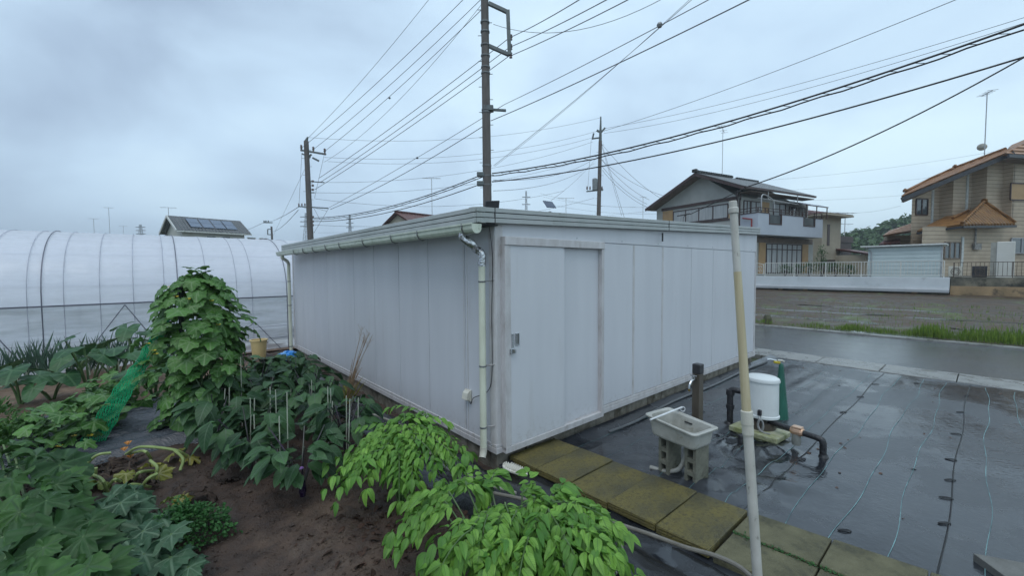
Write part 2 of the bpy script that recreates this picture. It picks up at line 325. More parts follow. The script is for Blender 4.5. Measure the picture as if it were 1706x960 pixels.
# seams: an overlapping strip edge
for t0 in (1.93, 3.0):
    mb = MB()
    for k in range(80):
        s = 1.0+6.7*k/79; wv = .012*sin(s*2.3+t0)
        zz = float(zmat(np.array([s]), np.array([t0]))[0]); q = len(mb.v)
        mb.v += [tuple(L(s, t0+wv-.008, zz+.002)), tuple(L(s, t0+wv, zz+.008)), tuple(L(s, t0+wv+.004, zz+.001))]
        if k: mb.f += [(q-3, q-2, q+1, q), (q-2, q-1, q+2, q+1)]
    tag(mb.build('mat_seam', mat('seam_black', (.020, .021, .024), rough=.3)), kind='structure')

# kerb drain covers, road, field
m_kerb = mat('kerb_concrete', (.26, .26, .245), (.17, .17, .165), scale=3, rough=.5, rough2=.15, bump=.4, bscale=60, c3=(.16, .15, .13), c3scale=3)
mb = MB()
for k in range(-10, 14):
    t = k*1.0+.35
    mb.obox(L(8.2, t, -.03)+V3(0, 0, 0), SU*.42, SW*.494, V3(0, 0, .06))
tag(mb.build('kerb', m_kerb, bevel=.01), kind='structure')
m_road = mat('wet_asphalt', (.12, .125, .13), (.080, .085, .090), scale=.5, rough=.08, rough2=.24, bump=.16, bscale=120, lo=.35, hi=.6, spec=.6, c3=(.085, .065, .055), c3scale=.5, c3lo=.6, c3hi=.75, detail=9)
tag(sheet('road', 8.63, 13.0, -60, 60, 1.1, lambda S, T: .012+.006*fbm(S*.7, T*.3), m_road), kind='structure')
tag(MB().obox(L(13.1, 0, .0), SU*.14, SW*60, V3(0, 0, .05)).build('road_edge_kerb', m_kerb), kind='structure')
def zfield(S, T):
    b = np.interp(S, [13.2, 29.5], [0, .46]); fur = .05*sin_(S*2.6+.15*fbm(T*.3, S*.3))
    return b+fur+.04*fbm(S*2.5, T*.9)+.02*fbm(S*9, T*5)
sin_ = np.sin
tag(sheet('muddy_field', 13.24, 29.6, -22, 14, .16, zfield, m_field), kind='structure')
# standing water in the furrows
m_water = mat('muddy_water', (.10, .10, .095), rough=.06, spec=.7)
def puddle(s, t, a, b_):
    mb = MB(); n = 40; ph = U(0, 6)
    z = zt(s)-.022
    mb.v = [tuple(L(s+a*cos(2*pi*k/n)*(1+.3*sin(3*2*pi*k/n+ph)+.14*sin(7*2*pi*k/n+ph)), t+b_*sin(2*pi*k/n)*(1+.25*sin(2*2*pi*k/n+ph)), z)) for k in range(n)]; mb.f = [tuple(range(n))[::-1]]
    tag(mb.build('puddle_water', m_water), kind='structure')
for a in ((16.3, -1.4, .75, 2.6), (18.72, -3.0, .8, 4.2), (21.13, 1.4, .8, 3.6), (13.95, .9, .5, 1.6), (23.55, -3.5, .7, 3.5), (16.3, 3.9, .6, 1.7), (18.72, 3.4, .7, 2.2)): puddle(*a)

# black film beside the garden
m_film = mat('black_film', (.012, .013, .016), (.022, .024, .028), scale=3, rough=.12, rough2=.3, bump=.7, bscale=9, spec=.6)
def zfilm(S, T): return .075+.03*fbm(S*4, T*1.6)+.03*np.sin((S+.2*fbm(T*1.2, S))*16)*.5
tag(sheet('black_film_strip', -.78, .2, -7.0, 4.2, .03, lambda S, T: zfilm(S, T)-.06*np.clip((S+.1)/.3, 0, 1)-.14*np.clip((-S-.58)/.2, 0, 1), m_film, cut=lambda S, T: ((S < -.17-.05*np.sin(T*5)) | (T > .05)) & (S > -.72+.08*fbm(S*0, T*3))), kind='structure')
m_mulch = mat('mulch_film', (.022, .027, .038), (.045, .052, .065), scale=3, rough=.14, rough2=.3, bump=1, bscale=14, bstretch=(1.2, 9, 1), spec=.7)
tag(sheet('mulch_film_bed', -3.75, -1.95, -5.05, -2.75, .04, lambda S, T: .11+.015*np.sin(T*42+3*fbm(S*2, T*2))+.03*fbm(S*2, T*2)-.13*np.clip((np.abs(T+3.95)-.95)/.2, 0, 1), m_mulch), kind='structure')

# ============================================================ the shed
ht0, hb0, SL = 2.572, 2.431, .2432/7.14
zroof = lambda x: (x+.26)*SL
XW, YL = 6.88, 7.6
shed = empty('storage_shed', L(0, 0, 0), YAW, 'low white metal panel storage shed with a sliding door and a flat roof', 'shed')
# foundation of concrete blocks
mb = MB()
for k in range(int(XW/.4)+1):
    x0, x1 = .03+k*.4, min(.03+k*.4+.392, XW-.03)
    if x1 > x0: mb.box(x0, x1, .03, .15, -.08, .168)
for k in range(int(YL/.4)):
    mb.box(.031, .15, .155+k*.4, .155+k*.4+.392, -.08, .168)
mb.box(.05, XW-.05, .05, YL-.1, -.08, .165)
mb.box(XW-.12, XW-.03, .16, YL-.1, -.08, .167)
mb.build('foundation', m_block, shed, bevel=.006)
# body core
B(.012, XW-.012, .012, YL-.012, .17, 2.43).build('wall_core', m_panel, shed)
# side wall panels (left face)
ys = [0.02]+sorted(shed_y(x) for x in (775, 714, 665, 624, 590, 545.7, 523.6, 505))+[YL-.02]
mb = MB()
for a, b_ in zip(ys[:-1], ys[1:]): mb.box(-.004, .02, a+.005, b_-.005, .25, 2.45)
mb.build('wall', m_panel, shed, bevel=.003)
mb = MB()
mb.box(-.006, .005, shed_y(779)-.006, shed_y(779)+.006, .26, 2.43); mb.box(-.006, .005, shed_y(773)-.006, shed_y(773)+.006, .26, 2.43)
mb.build('wall_batten', m_trim, shed)
# front wall panels
xs = sorted([shed_x(x) for x in (1055, 1103, 1151, 1187, 1228)])
xs = [shed_x(1004)]+xs+[XW-.06]
mb = MB()
for a, b_ in zip(xs[:-1], xs[1:]): mb.box(a+.006, b_-.006, -.004, .02, .27, 2.312)
mb.box(.02, shed_x(1004)-.006, -.004, .02, .2, 2.312)
mb.build('wall', m_panel, shed, bevel=.003)
mb = MB()
for px in (1055, 1103): x = shed_x(px); mb.box(x-.022, x+.022, -.010, .005, .26, 2.31)
mb.build('wall_batten', m_trim, shed, bevel=.004)
# frieze above the panels on the front
MB().prism([(-.01, -.008, 2.322), (XW, -.008, 2.322), (XW, -.008, hb0+zroof(XW)+.05), (-.01, -.008, hb0+zroof(0)+.05)], (0, .03, 0)).build('frieze_panel', m_panel, shed)
B(-.008, .03, -.01, YL, 2.38, 2.5).build('frieze_panel', m_panel, shed)
# back and far walls above core
MB().prism([(0.02, 0, 2.4), (XW-.02, 0, 2.4), (XW-.02, 0, hb0+zroof(XW)+.05), (.02, 0, hb0+.05)], (0, .02, 0)).build('back_wall', m_panel, shed, loc=(0, YL-.04, 0))
B(XW-.03, XW, 0.02, YL, .17, hb0+zroof(XW)+.03).build('end_wall', m_panel, shed)
# corner posts, base rail
xr, yr = shed_x(838), shed_y(815)
B(-.014, xr, -.014, yr, .2, 2.44).build('corner_post', m_trim, shed, bevel=.022); B(XW-.05, XW+.006, -.012, .03, .2, 2.6).build('corner_post', m_trim, shed, bevel=.01); B(-.012, .03, YL-.09, YL+.006, .2, 2.43).build('corner_post', m_trim, shed, bevel=.01)
mb = MB(); mb.box(-.02, XW+.008, -.02, .05, .168, .225); mb.box(-.018, XW, -.016, .04, .225, .262)
mb.box(-.0201, .05, .0503, YL, .168, .225); mb.box(-.0145, .04, .0503, YL, .225, .262)
mb.build('base_rail', m_trim, shed, bevel=.004)
for p in ((-.02, .06), (-.02, .13)): MB().lathe([(0, -.004), (.008, 0), (.005, .004), (0, .006)], (p[0], p[1], .245), 8).build('bolt', m_steel, shed)
for x in (.05, .12): MB().lathe([(0, -.004), (.008, 0), (.005, .004), (0, .006)], (x, -.022, .245), 8).build('bolt', m_steel, shed)
for x in np.arange(1.2, 6.8, .9): B(x, x+.012, -.014, 0, 2.345, 2.357).build('bolt', m_steel, shed)
# roof and fascia
MB().prism([(-.24, -.055, hb0+.02), (XW-.01, -.055, hb0+zroof(XW)+.02), (XW-.01, -.055, ht0+zroof(XW)-.012), (-.24, -.055, ht0-.012)], (0, 7.46, 0)).build('roof', m_roof, shed)
mb = MB(); gr = MB(); H = ht0-hb0
for i, (a, b_) in enumerate(((0, .043), (.050, .092), (.099, H))):
    o_ = .004 if i != 1 else 0
    mb.prism([(-.262, -.072-o_, hb0+a), (XW+.004, -.072-o_, hb0+a+zroof(XW)), (XW+.004, -.072-o_, hb0+b_+zroof(XW)), (-.262, -.072-o_, hb0+b_)], (0, .014+o_, 0))
    mb.box(-.264-o_, -.250, -.056, 7.41, hb0+a, hb0+b_)
mb.box(-.262, XW, 7.412, 7.425, hb0, ht0); mb.box(XW-.006, XW+.003, -.056, 7.41, hb0+zroof(XW), ht0+zroof(XW))
mb.build('fascia', m_fascia, shed, bevel=.003)
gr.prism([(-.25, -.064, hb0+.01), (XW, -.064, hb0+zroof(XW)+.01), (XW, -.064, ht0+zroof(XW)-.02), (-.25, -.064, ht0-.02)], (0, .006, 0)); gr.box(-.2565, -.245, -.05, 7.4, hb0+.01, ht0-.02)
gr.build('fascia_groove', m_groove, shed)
cp = MB(); poly = [(-.272, .05), (-.272, -.02), (-.225, -.082), (-.17, -.082), (-.17, .05)]
for a, b_ in ((-.003, .043), (.050, .092), (.099, H+.004)): cp.prism([(x, y, hb0+a) for x, y in poly], (0, 0, b_-a))
cp.build('corner_cap', m_fascia, shed, bevel=.003)
for px in (825, 1113): x = shed_x(px, -.07); B(x-.004, x+.004, -.079, -.07, hb0+zroof(x)-.002, ht0+zroof(x)+.004).build('fascia_joint', m_groove, shed)
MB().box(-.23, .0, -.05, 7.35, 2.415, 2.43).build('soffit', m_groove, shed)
# gutter along the low side
mb = MB(); n = 9; g0, g1 = -.16, 7.36
def gp(k, r, y): a = pi*k/(n-1); return (-.335-.055*cos(a)*1.0 if r else -.335-.047*cos(a), y, 2.405-(.085 if r else .078)*sin(a)**.6)
vs = []
for y in (g0, g1): vs += [gp(k, 1, y) for k in range(n)]+[gp(k, 0, y) for k in range(n)][::-1]
N2 = 2*n; mb.add(vs, [(k, (k+1) % N2, N2+(k+1) % N2, N2+k) for k in range(N2)]+[tuple(range(n))[::-1], tuple(range(N2, N2+n))])
mb.box(-.399, -.385, g0, g1, 2.396, 2.410)
gut = mb.build('gutter', m_gutter, shed)
for px in (490.8, 506.5, 522.6, 544, 567, 606, 653, 697, 771):
    y = shed_y(px, -.39); q = MB(); q.tube([(-.397+0, y, 2.415), (-.398, y, 2.37), (-.375, y, 2.325), (-.335, y, 2.311), (-.29, y, 2.33), (-.27, y, 2.43)], .007, 6)
    q.build('gutter_bracket', m_gutter if px % 2 > 1 else m_dsteel, gut)
# near downpipe with foil wrapped elbow
dy = shed_y(803, -.10); dp = -.10
dn = MB(); dn.tube([(dp, dy, 2.12), (dp, dy, 1.9), (dp, dy, .22)], .034, 14); dn = dn.build('downpipe', m_pipe, shed, smooth=True)
oy = shed_y(773, -.33)
MB().tube(smoothpath([(-.335, oy, 2.34), (-.33, oy, 2.29), (-.26, oy-.06, 2.22), (-.14, dy+.05, 2.20), (dp, dy, 2.15), (dp, dy, 2.03)], 5), .038, 14).build('foil_elbow', m_foil, shed, smooth=True)
MB().tube([(dp, dy, .24), (dp-.002, dy, .19), (dp-.03, dy-.02, .145)], [.036, .037, .034], 14).build('downpipe_outlet', m_cream, dn, smooth=True)
for z in (1.88, 1.05, .44):
    q = MB().lathe([(.037, -.008), (.039, 0), (.037, .008)], (dp, dy, z), 16); q.tube([(dp+.03, dy-.01, z), (0, dy-.09, z+.015)], .005, 5); q.build('pipe_clip', m_dsteel, dn)
# far downpipe
fy = shed_y(483.5, -.12)
fd = MB().tube(smoothpath([(-.335, fy-.35, 2.33), (-.32, fy-.3, 2.27), (-.2, fy-.1, 2.22), (-.14, fy, 2.15), (-.14, fy, 2.0)], 5)+[(-.14, fy, .1)], .036, 12).build('downpipe', m_pipe, shed, smooth=True)
for z in (1.75, 1.2, .25): MB().lathe([(.038, -.01), (.041, 0), (.038, .01)], (-.14, fy, z), 14).build('pipe_clip', m_dsteel, fd)
# socket box low on the side wall, with its lead
sy = shed_y(779, -.01); q = MB(); q.box(-.03, -.008, sy-.05, sy+.05, .60, .72)
q.prism([(-.03, sy-.045, .61), (-.075, sy-.045, .62), (-.06, sy-.045, .69), (-.03, sy-.045, .715)], (0, .09, 0)); bx = q.build('socket_box', m_cream, shed, bevel=.005)
MB().tube(smoothpath([(-.03, sy-.04, .60), (-.03, sy-.07, .585), (-.03, sy-.12, .66), (-.025, dy+.02, .78), (-.025, dy-.05, 1.0), (-.03, dy-.06, 1.6), (-.03, dy-.08, 2.1), (-.1, dy-.12, 2.43)], 6), .004, 5).build('wall_cable', m_black, shed)
# sliding doors
X0, X1, XM = shed_x(838.5, -.05), shed_x(1003.5, -.05), shed_x(935, -.04)
fr = MB(); fr.box(X0, X1, -.088, -.008, 2.235, 2.318); fr.box(X0, X0+.055, -.078, -.008, .2, 2.235); fr.box(X1-.045, X1, -.080, -.008, .17, 2.235)
fr.build('door_frame', m_trim, shed, bevel=.004)
tr_ = MB(); tr_.box(X0, X1-.0451, -.080, -.0201, .172, .235); tr_.box(X0+.3, X1-.0455, -.040, -.034, .2351, .25); tr_.build('door_track', m_trim, shed, bevel=.003)
dr = B(X0+.055, XM+.02, -.070, -.048, .236, 2.234).build('sliding_door', m_panel, shed, bevel=.003)
B(XM-.03, X1-.046, -.024, -.009, .236, 2.234).build('sliding_door', m_panel, shed, bevel=.003)
B(X0+.0555, X0+.075, -.074, -.0701, .24, 2.23).build('door_edge_strip', m_trim, dr)
hx = shed_x(857.5, -.04); q = MB(); q.box(hx-.028, hx-.018, -.078, -.0701, 1.235, 1.36); q.box(hx+.018, hx+.028, -.078, -.0701, 1.235, 1.36); q.box(hx-.0179, hx+.0179, -.078, -.0701, 1.235, 1.245); q.box(hx-.0179, hx+.0179, -.078, -.0701, 1.35, 1.36)
hn = q.build('handle', m_steel, dr, bevel=.002); B(hx-.0179, hx+.0179, -.0725, -.0702, 1.2451, 1.3499).build('handle_recess', m_dsteel, dr)
lx = shed_x(850.5, -.04); q = B(lx-.018, lx+.014, -.077, -.0701, 1.215, 1.36).build('lock_plate', m_steel, dr, bevel=.003)
q = MB(); q.box(lx-.05, lx-.012, -.092, -.0775, 1.165, 1.215); q.lathe([(0, -.03), (.02, -.03), (.02, .01), (0, .012)], (lx+.0, -.093, 1.20), 12); q.build('latch', m_steel, dr, bevel=.003)

# small solar lamps on the roof
m_solar = mat('solar_glass', (.02, .024, .035), (.03, .036, .05), scale=20, rough=.2, spec=.7)
p = atY(820, 346, 4.35); r_ = empty('solar_floodlight', (p[0], p[1], 2.575), radians(8), 'black solar floodlight seen from behind on the roof corner in front of the tall pole', 'floodlight')
MB().obox((0, 0, .085), V3(.075, .01, .004), V3(0, .006, .002), V3(.004, -.01, .052)).build('lamp_panel', m_black, r_, bevel=.006)
q = MB(); q.bar((-.03, .01, .0), (-.03, .01, .08), .02); q.box(-.06, .02, -.02, .04, 0, .012); q.build('bracket', m_black, r_)
p = atY(916, 352, 5.35); r_ = empty('solar_spotlight', (p[0], p[1], 2.635), radians(20), 'small solar lamp with a tilted panel over two round heads on the front roof edge', 'solar lamp')
cs = [Matrix.Rotation(-radians(20), 3, 'Z') @ Vector(atY(x, y, Yq)-V3(p[0], p[1], 2.635)) for x, y, Yq in ((904.5, 334, 5.42), (920, 336, 5.42), (927, 346, 5.30), (911.5, 345, 5.30))]
MB().prism([tuple(c) for c in cs], (0, .008, -.006)).build('solar_panel', mat('lamp_solar', (.08, .10, .14), (.06, .075, .11), scale=20, rough=.25), r_)
q = MB(); q.bar((0, 0, 0), (0, 0, .1), .03); q.box(-.05, .05, -.03, .03, 0, .02); q.build('bracket', m_black, r_)
for x in (-.08, .09): MB().lathe([(0, -.03), (.03, -.025), (.035, 0), (.02, .03), (0, .035)], (x, 0, .035), 12).build('lamp_head', m_black if x < 0 else m_dsteel, r_, smooth=True)

# ============================================================ greenhouse tunnel
def filmglass():
    m = bpy.data.materials.new('greenhouse_film'); m.use_nodes = True; t = m.node_tree; b = t.nodes['Principled BSDF']; lk = t.links.new
    b.inputs['Base Color'].default_value = (.88, .90, 1.0, 1); b.inputs['Roughness'].default_value = .22; b.inputs['Specular IOR Level'].default_value = .6
    tr = N(t, 'ShaderNodeBsdfTranslucent'); tr.inputs[0].default_value = (.97, .98, 1, 1); tp = N(t, 'ShaderNodeBsdfTransparent'); tp.inputs[0].default_value = (.93, .95, .97, 1)
    a = N(t, 'ShaderNodeMixShader'); a.inputs[0].default_value = .5; lk(b.outputs[0], a.inputs[1]); lk(tr.outputs[0], a.inputs[2])
    c = N(t, 'ShaderNodeMixShader'); lk(a.outputs[0], c.inputs[1]); lk(tp.outputs[0], c.inputs[2])
    tc = N(t, 'ShaderNodeTexCoord'); mp = N(t, 'ShaderNodeMapping'); mp.inputs['Scale'].default_value = (.7, 5, 5); lk(tc.outputs['Object'], mp.inputs[0])
    nz = N(t, 'ShaderNodeTexNoise'); nz.inputs['Scale'].default_value = 1.2; nz.inputs['Detail'].default_value = 7; lk(mp.outputs[0], nz.inputs['Vector'])
    sp = N(t, 'ShaderNodeSeparateXYZ'); lk(tc.outputs['Object'], sp.inputs[0])
    lo = N(t, 'ShaderNodeMapRange'); lo.inputs[1].default_value = 1.32; lo.inputs[2].default_value = 1.36; lo.inputs[3].default_value = .55; lo.inputs[4].default_value = .20; lk(sp.outputs[2], lo.inputs[0])
    nr = N(t, 'ShaderNodeMapRange'); nr.inputs[1].default_value = .35; nr.inputs[2].default_value = .65; nr.inputs[3].default_value = .6; nr.inputs[4].default_value = 1.3; lk(nz.outputs[0], nr.inputs[0])
    mu = N(t, 'ShaderNodeMath', operation='MULTIPLY'); lk(lo.outputs[0], mu.inputs[0]); lk(nr.outputs[0], mu.inputs[1]); lk(mu.outputs[0], c.inputs[0])
    bp = N(t, 'ShaderNodeBump'); bp.inputs['Strength'].default_value = .6; bp.inputs['Distance'].default_value = .03; lk(nz.outputs[0], bp.inputs['Height']); lk(bp.outputs[0], b.inputs['Normal'])
    lk(c.outputs[0], t.nodes['Material Output'].inputs[0]); return m
m_gfilm = filmglass(); m_hoop = mat('hoop_steel', (.16, .16, .20), (.12, .12, .15), rough=.45, metal=.6); m_hoopl = mat('hoop_steel_pale', (.42, .43, .50), rough=.5)
GL, GH = 16.0, 5.4
gh = empty('greenhouse_tunnel', L(-12.5, -8.6, 0), YAW, 'long plastic film greenhouse tunnel on steel hoops behind the vegetable beds', 'greenhouse')
def arch(k, n=26, z1=1.34):
    a = pi*k/n; return GH/2-cos(a)*GH/2, z1+1.60*sin(a)**.82
prof = [(0, 0), (0, .35), (0, .7), (0, 1.05), (0, 1.34)]+[arch(k) for k in range(1, 26)]+[(GH, 1.34), (GH, .7), (GH, 0)]
nx = 120; mb = MB()
for i in range(nx+1):
    x = GL*i/nx; sag = .012*abs(sin(pi*x/.5))
    for j, (y, z) in enumerate(prof):
        s_ = sag if 4 < j < 30 else 0; mb.v.append((x, y+(s_ if y < GH/2 else -s_)+(.02*float(fbm(np.array([x*1.5]), np.array([z*4]))[0]) if j <= 4 else 0), z-s_*.6))
P_ = len(prof); mb.f = [(i*P_+j, (i+1)*P_+j, (i+1)*P_+j+1, i*P_+j+1) for i in range(nx) for j in range(P_-1)]
mb.build('film_cover', m_gfilm, gh, smooth=True)
for x in (0, GL):
    MB().add([(x, y, z) for y, z in prof], [tuple(range(P_))]).build('end_sheet', m_gfilm, gh)
hs = [-4.28, -3.81, -3.31, -2.81, -2.31, -1.57, -.99, -.68, .43, 1.3, 2.1, 2.9, -4.75, -5.3, -5.8, -6.3, -6.8, -7.3, -7.8]
dk = [-4.10, -2.08, .08]
for s_ in hs+dk:
    x = s_+12.5; d_ = s_ in dk
    pts = [(y-(.02 if d_ else -.03) if y < .01 else y, z if (0 < y < GH) else z) for y, z in prof[:20]]
    cy = GH/2
    P2 = [(x, cy+(y-cy)*1.006, z*(1.006 if d_ else 1.002)) for y, z in prof]
    MB().tube(P2, .009 if d_ else .0058, 6).build('hoop', m_hoop if d_ else m_hoopl, gh)
q = MB(); q.bar((0, -.03, 1.345), (GL, -.03, 1.345), .028); q.build('roll_up_bar', m_hoop, gh)
q = MB()
for z in (1.72, 2.35): q.tube([(0, .09 if z < 2 else .55, z), (GL, .09 if z < 2 else .55, z)], .010, 6)
q.tube([(0, -.01, .32), (GL, -.01, .32)], .010, 6); q.tube([(0, -.01, .62), (GL, -.01, .62)], .006, 6)
q.build('purlin', m_hoopl, gh)
def ghp(x, y): p = onp(x, y, L(0, -8.57), SW); return ((p-SC)@SU+12.5, -.03, p[2])
for a, b_ in (((208/1., 508), (143, 592)), ((208, 508), (252, 560)), ((425, 537), (487, 600)), ((-40, 525), (32, 602)), ((425, 537), (380, 570))): MB().tube([ghp(*a), ghp(*b_)], .009, 6).build('brace_wire', m_hoop, gh)
# pale ground sheet inside the tunnel
B(.1, GL-.1, .1, GH-.1, .01, .03).build('ground_sheet', mat('pale_sheet', (.70, .67, .62), (.55, .52, .47), scale=2, rough=.7), gh)
q = MB()
for k in range(11): q.box(.5+k*1.4, .5+k*1.4+1.36, 1.6, 2.3, .03, .35)
q.build('seedling_bench', mat('bench_grey', (.5, .5, .48), (.3, .3, .3), scale=2, rough=.7), gh)
# ============================================================ paving slabs
def slabmat():
    m = mat('mossy_slab', (.165, .135, .036), (.078, .069, .028), scale=2.6, rough=.75, rough2=.4, bump=0, lo=.36, hi=.62, detail=12, c3=(.035, .033, .018), c3scale=38, c3lo=.47, c3hi=.72)
    t = m.node_tree; b = t.nodes['Principled BSDF']; lk = t.links.new; tc = N(t, 'ShaderNodeTexCoord')
    w = N(t, 'ShaderNodeTexWave', wave_type='BANDS', bands_direction='DIAGONAL'); w.inputs['Scale'].default_value = 28; w.inputs['Distortion'].default_value = 1.5; lk(tc.outputs['Object'], w.inputs[0])
    n = N(t, 'ShaderNodeTexNoise'); n.inputs['Scale'].default_value = 120; n.inputs['Detail'].default_value = 4; lk(tc.outputs['Object'], n.inputs['Vector'])
    a = N(t, 'ShaderNodeMath', operation='MULTIPLY_ADD'); a.inputs[1].default_value = .25; lk(w.outputs['Fac'], a.inputs[0]); lk(n.outputs[0], a.inputs[2])
    bp = N(t, 'ShaderNodeBump'); bp.inputs['Strength'].default_value = .9; bp.inputs['Distance'].default_value = .012; lk(a.outputs[0], bp.inputs['Height']); lk(bp.outputs[0], b.inputs['Normal'])
    return m
m_slab = slabmat()
m_slab2 = mat('worn_slab', (.14, .13, .072), (.085, .08, .042), scale=5, rough=.75, bump=.8, bscale=110, detail=9, c3=(.04, .04, .025), c3scale=8, c3lo=.52, c3hi=.72)
def slab(p4, m, label, zt_=.10, th=.062):
    c = sum(np.array(p) for p in p4)/4; r_ = V3(*c[:2], 0)
    q = MB().prism([(p[0]-r_[0], p[1]-r_[1], zt_-th) for p in p4], (0, 0, th)).build('paving_slab', m, bevel=.007, loc=tuple(r_))
    q.modifiers['bevel'].segments = 2
    return tag(q, label, 'paving slab', 'paving slabs of the garden path')
jt = [-.005, .375, .765, 1.17, 1.585, 1.975]
f_ = lambda t: .163+.038*t; k_ = lambda t: .825+.052*t
names = ['bright yellow mossy paving slab touching the corner of the white shed', 'mossy paving slab second from the shed corner', 'mossy paving slab third from the shed corner, level with the left side of the sink',
         'mossy paving slab fourth from the shed, in front of the two concrete blocks', 'wide mossy paving slab just left of the pale plastic pipe, last of the single row']
for i in range(5):
    a, b_ = jt[i]+.004, jt[i+1]-.004; dz = (0, .004, -.006, .006, 0)[i]
    slab([L(f_(a), a), L(f_(b_), b_), L(k_(b_), b_), L(k_(a), a)][::-1], m_slab, names[i], .10+dz)
bk = [1.985, 2.49, 2.965, 3.45, 3.95]; nb = ['greenish paving slab behind the foot of the pale pipe, along the weed mat', 'greenish paving slab right of the pipe, second in the double row along the weed mat', 'greenish paving slab nearing the lower right corner, third along the weed mat', 'paving slab cut by the lower edge of the photo, fourth along the weed mat']
for i in range(4):
    a, b_ = bk[i]+.005, bk[i+1]-.005; f1 = lambda t: .60+.07*(t-2); k1 = lambda t: .945+.145*(t-2)
    slab([L(f1(a), a), L(f1(b_), b_), L(k1(b_), b_), L(k1(a), a)][::-1], m_slab2, nb[i], .092+.004*(i % 2))
fr_ = [1.99, 2.50, 3.02]; nf = ['paving slab in front of the pale pipe with the grey hose lying over it', 'paving slab at the bottom edge of the photo right of the pale pipe']
for i in range(2):
    a, b_ = fr_[i]+.005, fr_[i+1]-.005; f1 = lambda t: .245+.07*(t-2); k1 = lambda t: .58+.07*(t-2)
    slab([L(f1(a), a), L(f1(b_), b_), L(k1(b_), b_), L(k1(a), a)][::-1], m_slab2, nf[i], .085)
p = at(1621, 922, .07); tag(MB().prism([p-V3(0, 0, .06)+v for v in (V3(0, 0, 0), V3(.52, -.21, 0), V3(.40, -.62, 0), V3(-.07, -.42, 0))], (0, 0, .06)).build('concrete_slab', mat('plain_concrete', (.15, .15, .14), (.10, .10, .09), scale=6, rough=.7, bump=.5, bscale=80), bevel=.005), 'square grey concrete slab lying on the weed mat in the lower right corner', 'concrete slab')

# staples holding the mat
def staple(s, t, label, az=0, pale=False):
    z = float(zmat(np.array([s]), np.array([t]))[0])
    r_ = MB(); n = 10; pts = [(.042*cos(2*pi*k/n), .010*sin(2*pi*k/n), .008+.002*sin(k)) for k in range(n+1)]
    r_.tube(pts, .0042, 5, cap=False); r_.tube([(.045, 0, .01), (.05, .002, -.03)], .004, 5)
    o_ = r_.build('mat_staple', mat('staple_black', (.02, .02, .022), rough=.35), loc=tuple(L(s, t, z))); o_.rotation_euler = (0, 0, az)
    tag(o_, label, 'staple', 'staples pinning the weed mat')
sp = [(1.99, 2.985), (2.5, 2.97), (2.96, 2.975), (3.56, 2.955), (4.56, 2.955), (5.67, 2.955), (6.78, 2.99), (6.58, 1.96), (5.54, 1.93), (4.51, 1.91), (2.41, 1.96), (1.8, 1.94), (1.31, 2.5), (2.2, 1.0), (3.1, .62), (7.2, 2.4)]
on = ['first', 'second', 'third', 'fourth', 'fifth', 'sixth', 'seventh']
for i, (s, t) in enumerate(sp):
    lab = (on[i]+' black staple from the front along the long mat seam on the right') if i < 7 else ('black staple on the weed mat, '+['at the road end of the seam beyond the pump', 'middle one of the seam beyond the pump', 'nearest one of the seam beyond the pump', 'just in front of the black elbow pipe', 'between the sink blocks and the path', 'at the edge of the path beside a blue thread', 'beside the right concrete block', 'in front of the faucet post', 'alone near the kerb'][i-7])
    staple(s, t, lab, U(-.4, .4)-.1)

# small debris on the mat: dead leaves
m_dead = mat('dead_leaf', (.10, .05, .03), (.05, .028, .018), scale=30, rough=.7)
fb = Fol()
for k in range(46):
    s, t = U(1, 7.5), U(.3, 5)
    if k < 22: s, t = (2.9+random.gauss(0, .35), 1.9+random.gauss(0, .45))
    z = float(zmat(np.array([s]), np.array([t]))[0]); fb.add(T_ov, L(s, t, z+.006), rdir(U(0, 6), 0), (U(-.3, .3), U(-.3, .3), 1), U(.02, .06))
tag(fb.build('leaf_litter', m_dead), kind='stuff')

# ============================================================ sink on two blocks
PL, PF, PR = at(1073, 695, .56), at(1158, 727, .56), at(1197, 707, .56)
ex = (PF-PL); lx_ = np.linalg.norm(ex); ex /= lx_; ey = np.cross(V3(0, 0, 1), ex); ly_ = .36
RZ = math.atan2(ex[1], ex[0]); C0 = (PL+PF)/2+ey*ly_/2
m_sink = mat('sink_plastic', (.42, .42, .39), (.32, .32, .29), scale=7, rough=.42, c3=(.16, .15, .10), c3scale=10, c3lo=.56, c3hi=.75)
sk = empty('utility_sink', (C0[0], C0[1], 0), RZ, 'weathered grey laundry sink standing on two upright concrete blocks', 'sink')
def rrect(hx, hy, r, z, n=5, zf=None):
    o_ = []
    for cx, cy, a0 in ((hx-r, hy-r, 0), (-hx+r, hy-r, pi/2), (-hx+r, -hy+r, pi), (hx-r, -hy+r, 3*pi/2)):
        for k in range(n): a = a0+pi/2*k/(n-1); x, y = cx+r*cos(a), cy+r*sin(a); o_.append((x, y, z+(zf(x, y) if zf else 0)))
    return o_
A, Bh = lx_/2, ly_/2
bump_ = lambda x, y: .035*(1/(1+math.exp((x+A*.72)*60)))+.0*y - .012*(1 if abs(x) < A*.6 else 0)
lo_ = [rrect(A-.05, Bh-.045, .05, .40), rrect(A-.04, Bh-.035, .055, .42), rrect(A-.025, Bh-.02, .05, .535, zf=bump_), rrect(A, Bh, .04, .542, zf=bump_), rrect(A+.003, Bh+.003, .04, .558, zf=bump_), rrect(A-.01, Bh-.01, .035, .563, zf=bump_),
       rrect(A-.04, Bh-.035, .045, .558, zf=bump_), rrect(A-.06, Bh-.055, .045, .44), rrect(A-.075, Bh-.065, .04, .425)]
q = MB(); n = 20; q.v = [p for r in lo_ for p in r]; q.f = [(i*n+k, i*n+(k+1) % n, (i+1)*n+(k+1) % n, (i+1)*n+k) for i in range(len(lo_)-1) for k in range(n)]+[tuple(range(n))[::-1], tuple((len(lo_)-1)*n+k for k in range(n))]
